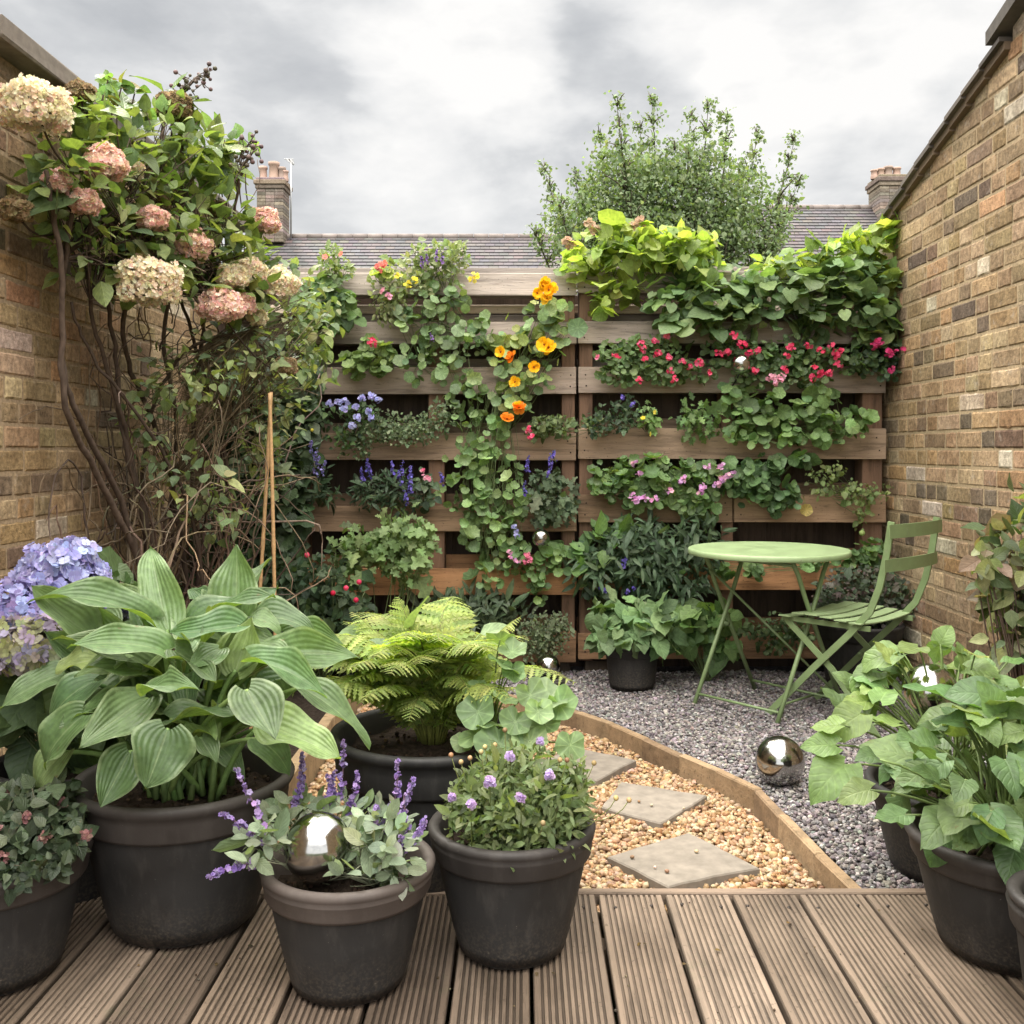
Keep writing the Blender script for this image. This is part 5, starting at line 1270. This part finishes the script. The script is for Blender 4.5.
fplant('nasturtium', 'long curtain of green leaves trailing down the middle of the left pallet', 'nasturtium', [(470, 405, 22, 18), (478, 430, 28, 20), (465, 455, 26, 18), (500, 425, 14, 14), (490, 455, 26, 22), (475, 480, 34, 20), (505, 485, 24, 20), (480, 505, 28, 20), (500, 520, 28, 16), (470, 520, 18, 14), (485, 545, 26, 22), (510, 540, 20, 16), (490, 570, 24, 16), (470, 385, 14, 14), (515, 500, 16, 20), (440, 498, 12, 10)], 300, 'frilly', .048, [A(.11, .21, .06), A(.15, .26, .07), A(.19, .30, .10), A(.09, .17, .055)], 'leaf_round', root=[(470, 432), (490, 505), (500, 366), (485, 568)], stems=120, face=(.3, .85, .45, .3), rd=.085)
fplant('lobelia', 'violet lobelia spike near the left end of the fourth slat', 'lobelia', [(318, 480, 10, 18), (325, 495, 14, 10)], 110, 'lance', .045, DARK, 'leaf_dark', root=[(320, 507)], drop=-.3, flowers=[('spike', [(312, 448), (316, 455), (319, 463), (323, 468), (317, 470)], [A(.26, .22, .55), A(.34, .30, .62)], .012)])
fplant('lobelia', 'deep violet blue lobelia above the fifth slat of the left pallet', 'lobelia', [(380, 490, 24, 18), (400, 492, 20, 18), (365, 495, 14, 14), (415, 495, 12, 10)], 420, 'lance', .042, DARK+[A(.07, .11, .06)], 'leaf_dark', root=[(385, 507), (405, 507)], drop=-.2, flowers=[('spike', [(366, 466), (371, 470), (363, 475), (404, 468), (409, 473), (402, 478), (412, 480), (392, 468), (405, 497), (410, 484)], BLUE, .013)])
fplant('fuchsia', 'pink fuchsia blooms hanging beside the violet lobelia', 'fuchsia', [(424, 482, 10, 10), (428, 495, 12, 10)], 40, 'ovate_lo', .04, DARK, 'leaf_dark', root=[(427, 507)], flowers=[('cluster', [(426, 478), (423, 472), (428, 480)], LPK+PNK, .022)])
fplant('lobelia', 'violet flowers over grey green leaves at the right end of the left pallet', 'lobelia', [(552, 495, 24, 18), (560, 508, 18, 14), (545, 480, 18, 10), (540, 510, 14, 10)], 260, 'lobed', .045, [A(.09, .13, .07), A(.12, .17, .09), A(.06, .10, .05)], 'leaf_soft', root=[(553, 510)], flowers=[('spike', [(551, 460), (556, 456), (547, 468), (526, 488), (530, 468), (527, 463), (442, 478)], BLUE, .012)])
fplant('leafy_shrub', 'bright lobed leafy shrub growing in front of the lowest left slats', 'shrub', [(365, 540, 26, 16), (400, 525, 26, 20), (380, 560, 36, 18), (415, 545, 20, 18), (350, 555, 18, 14), (410, 570, 22, 14), (395, 545, 30, 20)], 420, 'lobed', .055, [A(.13, .22, .06), A(.17, .27, .08), A(.10, .18, .05), A(.20, .28, .10)], root=[(385, 668), (400, 668)], d=4.70, rd=.1, floor=True, stems=14, sr=.003, group='plants at the foot of the back fence')
fplant('rose_bush', 'dark leafy rose bush with small red buds below the left pallet', 'rose', [(300, 590, 32, 34), (330, 580, 30, 30), (345, 605, 26, 26), (310, 620, 36, 26), (285, 575, 18, 22), (350, 625, 22, 22), (330, 640, 40, 20)], 1000, 'ovate_lo', .042, DARK+[A(.07, .12, .05)], 'leaf', root=[(320, 668), (335, 668)], d=4.60, rd=.12, floor=True, stems=70, sr=.003, group='plants at the foot of the back fence', flowers=[('bud', [(307, 555, 4.45), (333, 593, 4.42), (359, 582, 4.45), (356, 600, 4.43), (346, 588, 4.44)], RED, .012)])
fplant('trailing_plant', 'pink and violet flowers around the lower mirror ball on the left pallet', 'trailing plant', [(515, 560, 14, 16), (535, 568, 16, 14), (553, 560, 16, 14), (538, 585, 10, 16), (560, 550, 10, 10)], 130, 'frilly', .036, GREEN, 'leaf_round', root=[(530, 570)], flowers=[('cluster', [(516, 530), (517, 536), (514, 526)], PALE, .02), ('cluster', [(512, 557), (517, 561), (510, 552)], LPK+MAUVE, .02), ('cluster', [(527, 555), (531, 560), (526, 562)], PNK, .022)])
fplant('grassy_plant', 'dark fine leaved plants in the lowest row of the left pallet', 'grassy plant', [(470, 615, 35, 22), (500, 618, 30, 18), (440, 620, 25, 18)], 480, 'lance', .075, [A(.045, .08, .035), A(.06, .10, .045), A(.08, .12, .06)], 'leaf_dark', root=[(450, 634), (490, 634)], drop=-.6, stems=20)
fplant('thyme', 'grey green thyme bush in the lowest row beside the tiny pot', 'thyme', [(545, 635, 24, 24), (535, 645, 22, 18), (558, 628, 14, 14)], 1100, 'tiny', .017, [A(.09, .13, .055), A(.12, .16, .08), A(.15, .19, .10)], root=[(546, 650)], drop=-.3, d=4.76)
ivy = fplant('ivy', 'dense dark ivy filling the corner between the left wall and the pallets', 'ivy', [(250, 430, 40, 50, 4.72, .14), (260, 500, 40, 60, 4.72, .14), (235, 560, 40, 60, 4.68, .14), (270, 590, 34, 60, 4.70, .12), (215, 620, 40, 50, 4.6, .14), (300, 430, 14, 60, 4.78, .06), (285, 380, 32, 40, 4.78, .1), (295, 520, 12, 50, 4.78, .06), (240, 370, 45, 40, 4.72, .12), (255, 630, 45, 35, 4.6, .12)], 3200, 'heart_lo', .052, [A(.030, .06, .022), A(.045, .085, .03), A(.065, .11, .042), A(.025, .05, .02)], 'leaf_dark', root=[(240, 668), (265, 668)], floor=True, d=4.78, stems=60, sr=.004, group='plants at the foot of the back fence', scol=A(.08, .07, .05))

# right pallet
fplant('vine', 'lime green vine mounded over the left half of the top slat of the right pallet', 'vine', [(600, 255, 32, 20), (640, 250, 40, 22), (675, 258, 36, 22), (620, 240, 38, 14), (575, 265, 18, 12), (690, 245, 28, 14), (700, 270, 25, 18), (660, 235, 30, 10), (600, 300, 10, 22), (625, 290, 16, 10)], 560, 'heart_lo', .062, LIME+[A(.16, .25, .06)], 'leaf_lime', root=[(610, 285), (650, 285), (690, 285)], d=4.86, rd=.14, face=(.3, .15, 1., .35), drop=.05, stems=70, flowers=[('umbel', [(590, 224), (595, 230), (640, 222), (634, 226), (566, 241), (571, 246)], [A(.55, .33, .22), A(.5, .38, .25)], .024)])
fplant('vine', 'broad leaved green vine hanging across the upper slats of the right pallet', 'vine', [(690, 295, 45, 20), (740, 290, 45, 25), (790, 280, 45, 25), (835, 290, 40, 30), (870, 300, 28, 40), (760, 310, 60, 20), (820, 320, 50, 18), (690, 325, 25, 18), (720, 330, 18, 16), (850, 265, 40, 24), (885, 325, 20, 22), (665, 305, 22, 16)], 640, 'roundheart', .062, [A(.09, .17, .06), A(.12, .21, .07), A(.15, .25, .09), A(.07, .14, .05), A(.20, .29, .09)], 'leaf', root=[(700, 285), (760, 285), (830, 285), (870, 285)], d=4.82, rd=.12, face=(.25, .38, 1., .32), drop=.2, stems=110, flowers=[('cluster', [(768, 300), (778, 308), (715, 304)], [A(.6, .48, .42)], .018)])
fplant('vine', 'yellow green vine shoots climbing up the corner by the right wall', 'vine', [(880, 250, 22, 25), (850, 250, 20, 14), (815, 260, 25, 12), (780, 265, 25, 10), (885, 280, 18, 25), (860, 232, 10, 6), (888, 228, 10, 10)], 200, 'heart_lo', .072, LIME, 'leaf_lime', root=[(870, 285), (810, 285)], d=4.88, rd=.10, face=(.3, .2, 1., .4), drop=-.1, stems=60)
gr = [(120, 143), (162, 125), (80, 165), (125, 187), (82, 200), (165, 197), (213, 210), (263, 220), (300, 247), (175, 240), (183, 272), (67, 277), (240, 230), (70, 150), (270, 215), (130, 180)]
fplant('geranium', 'crimson geraniums left of the mirror ball on the third slat of the right pallet', 'geranium', [(640, 360, 30, 18), (665, 365, 30, 18), (615, 355, 20, 16), (690, 370, 25, 14), (625, 375, 25, 12), (650, 345, 26, 10)], 620, 'frilly', .030, [A(.08, .15, .05), A(.11, .19, .06), A(.14, .22, .08)], 'leaf_round', root=[(630, 366), (660, 366), (690, 366)], stems=60, flowers=[('cluster', [(620+x/3.413, 300+y/3.413) for x, y in gr]+[(616, 357)], RED+PNK[:1], .026), ('cluster', [(597, 357)], PNK, .022)])
gr2 = [(390, 122), (410, 150), (440, 180), (475, 172), (335, 182), (365, 180), (460, 243), (580, 165), (573, 192), (643, 157), (685, 172), (755, 178), (747, 218), (725, 162), (660, 228), (680, 255), (660, 268), (715, 250), (740, 185), (420, 155), (585, 160), (565, 237), (735, 190), (690, 250)]
fplant('geranium', 'crimson geraniums around and right of the mirror ball on the right pallet', 'geranium', [(730, 350, 26, 18), (760, 360, 30, 18), (790, 355, 30, 20), (815, 360, 25, 18), (800, 380, 30, 10), (755, 378, 25, 10), (845, 362, 22, 12)], 640, 'frilly', .030, [A(.06, .12, .04), A(.09, .16, .05), A(.12, .19, .07)], 'leaf_round', root=[(740, 366), (780, 366), (815, 366)], stems=60, flowers=[('cluster', [(620+x/3.413, 300+y/3.413) for x, y in gr2], RED, .027), ('cluster', [(620+x/3.413, 300+y/3.413) for x, y in ((520, 262), (550, 262), (530, 280), (512, 272), (543, 275))], LPK, .026)])
fplant('geranium', 'few magenta geraniums in the shade beside the right brick wall', 'geranium', [(875, 355, 22, 16), (895, 350, 14, 12), (860, 365, 16, 12), (890, 368, 16, 12)], 300, 'frilly', .028, DARK+GREEN[:1], 'leaf_round', root=[(870, 366)], flowers=[('cluster', [(620+x/3.413, 300+y/3.413) for x, y in ((865, 158), (882, 143), (925, 185), (975, 170), (925, 240), (885, 150), (915, 182), (935, 178))], [A(.60, .04, .16), A(.66, .08, .22)], .027)])
fplant('nasturtium', 'bright round leaves tumbling over the fourth slat of the right pallet', 'nasturtium', [(740, 400, 22, 18), (765, 405, 28, 18), (740, 425, 22, 16), (785, 425, 28, 22), (815, 410, 26, 18), (830, 425, 26, 18), (860, 418, 20, 10), (800, 440, 30, 10), (755, 440, 18, 12), (735, 438, 12, 8), (850, 432, 18, 12), (825, 395, 20, 10)], 270, 'round', .050, [A(.11, .21, .055), A(.14, .26, .07), A(.08, .16, .045), A(.17, .29, .08)], 'leaf_round', root=[(750, 430), (800, 430), (840, 430)], stems=80, face=(.3, .8, .55, .28))
fplant('marigold', 'small yellow flowered plant above the fourth slat of the right pallet', 'marigold', [(648, 415, 10, 12), (652, 422, 10, 8)], 60, 'lobed', .032, BRIGHT, root=[(648, 432)], flowers=[('single', [(643, 418), (650, 434), (655, 412)], LYE, .024)])
fplant('leafy_plant', 'small lobed leafy plants left of the round leaves on the right pallet', 'leafy plant', [(688, 415, 14, 14), (698, 410, 10, 10), (710, 425, 18, 14), (692, 430, 8, 10)], 120, 'lobed', .040, GREEN+BRIGHT[:1], root=[(690, 432), (708, 432)])
fplant('campanula', 'dim stemmed plant with a blue flower at the left of the right pallet', 'campanula', [(610, 420, 22, 16), (625, 415, 16, 18), (598, 425, 12, 12)], 260, 'tiny', .026, DARK, 'leaf_dark', root=[(612, 432)], drop=-.4, flowers=[('cluster', [(622, 397), (632, 404)], BLUE, .02)])
pk = [(50, 560), (68, 592), (300, 567), (343, 565), (210, 617), (285, 640), (272, 655), (345, 612), (378, 592), (330, 632), (170, 652), (60, 685), (118, 680), (85, 677), (215, 610), (365, 605), (45, 670)]
fplant('pelargonium', 'mauve pink flowers in frilly leaves on the fifth slat of the right pallet', 'pelargonium', [(615, 475, 26, 16), (650, 475, 28, 18), (685, 480, 28, 18), (715, 478, 22, 18), (640, 495, 32, 14), (690, 500, 24, 14), (605, 488, 16, 12), (703, 508, 18, 12)], 520, 'frilly', .042, GREEN+[A(.13, .20, .08)], 'leaf_round', root=[(620, 496), (660, 496), (700, 496)], stems=60, flowers=[('cluster', [(620+x/3.413, 300+y/3.413) for x, y in pk], MAUVE+LPK[:1], .027)])
fplant('nasturtium', 'dark round leaves hanging at the middle of the fifth slat', 'nasturtium', [(755, 475, 22, 16), (770, 490, 26, 16), (745, 490, 16, 14), (780, 505, 18, 10), (765, 465, 22, 10), (800, 460, 12, 6)], 220, 'round', .048, [A(.06, .12, .045), A(.08, .16, .055), A(.10, .19, .06)], 'leaf_round', root=[(760, 496)])
fplant('creeping_jenny', 'yellowish trailing stems at the right end of the fifth slat', 'trailing plant', [(822, 480, 14, 18), (835, 470, 10, 10), (865, 495, 20, 12), (860, 515, 8, 16), (850, 490, 16, 10), (880, 490, 12, 8)], 300, 'ovate_lo', .024, [A(.16, .22, .06), A(.20, .26, .08), A(.11, .17, .05)], root=[(825, 496), (862, 496)], flowers=[('bud', [(862, 533)], [A(.35, .4, .15)], .014)])
mb = MB(); p = W(806, 510, 4.86); t_ = thing('yellow_leaf', 'single yellow leaf against the fifth slat of the right pallet', 'leaf', p, FP)
inst(mb, LT['round'][1], p[None], A(.3, 0, 1), VIEW+A(0, 0, .1), .062, A([.45, .36, .07])); mb.build('leaf', M['leaf_round'], t_)
mb = MB(); tube(mb, bez(p+A(0, .05, .07), p+A(0, .02, .05), p, 5), .0015, A(.2, .2, .06), 5); mb.build('stem', M['stem'], t_)
fplant('rosemary', 'dark narrow leaved bushes in front of the sixth slat of the right pallet', 'rosemary', [(640, 560, 35, 30), (680, 550, 35, 28), (610, 555, 28, 24), (665, 580, 40, 20), (700, 540, 24, 24), (590, 570, 20, 18), (640, 530, 30, 12)], 1500, 'lance', .06, [A(.05, .10, .045), A(.07, .13, .06), A(.09, .15, .075), A(.04, .075, .035)], 'leaf', root=[(620, 590), (660, 590), (690, 590)], d=4.80, rd=.1, drop=.2, stems=70)
fplant('foxglove', 'broad pointed leaves standing left of the dark narrow leaved bushes', 'foxglove', [(600, 545, 18, 22), (585, 560, 16, 18), (615, 535, 10, 10), (565, 555, 14, 12)], 60, 'ovate', .085, GREEN+BRIGHT[:1], 'leaf', root=[(595, 575)], drop=-.1)
fplant('hosta', 'light green rounded leaves in the small pot standing against the pallets', 'hosta', [(632, 612, 40, 14, 4.6, .14), (610, 625, 24, 18, 4.56, .1), (650, 625, 28, 18, 4.54, .1), (632, 635, 42, 12, 4.52, .1), (605, 640, 18, 10, 4.54, .07), (665, 640, 16, 14, 4.54, .07)], 130, 'heart', .085, [A(.13, .22, .09), A(.16, .26, .10), A(.10, .19, .07)], 'leaf_soft', root=[(632, 655)], d=4.6, face=(.3, .6, .8, .25), drop=.45, stems=40, sz=.2, group=None)
fplant('violet', 'violet blue flowers just above the small pot against the pallets', 'violet', [(600, 592, 16, 8), (635, 592, 14, 6)], 60, 'frilly', .03, DARK, 'leaf_dark', root=[(605, 632), (632, 632)], flowers=[('cluster', [(600, 587), (604, 591), (614, 597), (628, 592), (634, 589), (625, 560), (622, 566)], BLUE, .02)])
fplant('heart_leaved_plant', 'green heart shaped leaves beside the small pot under the green table', 'plant', [(695, 615, 24, 14), (710, 630, 20, 14), (690, 638, 22, 14), (715, 612, 16, 12), (725, 645, 14, 8)], 110, 'heart_lo', .075, GREEN+BRIGHT[:1], 'leaf', root=[(700, 668)], d=4.72, rd=.08, floor=True, group='plants at the foot of the back fence')
fplant('trailing_plant', 'small leaved plant trailing over the lowest slat behind the table', 'trailing plant', [(785, 625, 22, 12), (775, 642, 16, 12), (760, 628, 14, 8), (800, 635, 12, 10), (740, 630, 16, 6)], 340, 'ovate_lo', .026, [A(.08, .14, .05), A(.11, .18, .06), A(.06, .11, .04)], root=[(785, 634)])
fplant('trailing_plant', 'few leaves hanging below the green table top on the sixth slat', 'trailing plant', [(722, 570, 8, 8), (755, 570, 10, 8), (812, 565, 10, 5), (860, 560, 26, 10), (870, 550, 14, 10)], 150, 'frilly', .038, GREEN, 'leaf_round', root=[(755, 560), (860, 560)])
fplant('dwarf_shrub', 'dark rounded bush in the corner pot behind the green chair', 'shrub', [(862, 595, 42, 26, 4.68, .17), (845, 605, 30, 20, 4.62, .12), (885, 600, 30, 24, 4.66, .12), (865, 580, 32, 14, 4.72, .12)], 1900, 'tiny', .026, [A(.035, .06, .03), A(.05, .085, .04), A(.065, .10, .05), A(.10, .07, .06)], 'leaf_dark', root=[(862, 630)], d=4.68, drop=0., stems=40, group=None)
fplant('climbing_plant', 'small climbing plant with pale leaves at the far left edge of the left pallet', 'climber', [(312, 425, 14, 16), (300, 400, 14, 18), (322, 410, 12, 16), (335, 300, 10, 10)], 240, 'ovate_lo', .03, DARK+GREEN[:1], root=[(312, 434)], flowers=[('bud', [(312, 430)], LYE, .008)])
fplant('herb', 'low green herbs above the fourth slat beside the gap between the pallets', 'herb', [(550, 425, 20, 10), (540, 430, 14, 8), (565, 428, 10, 10), (590, 425, 10, 8)], 300, 'ovate_lo', .024, [A(.08, .13, .04), A(.12, .17, .05)], root=[(550, 434)], drop=-.2)
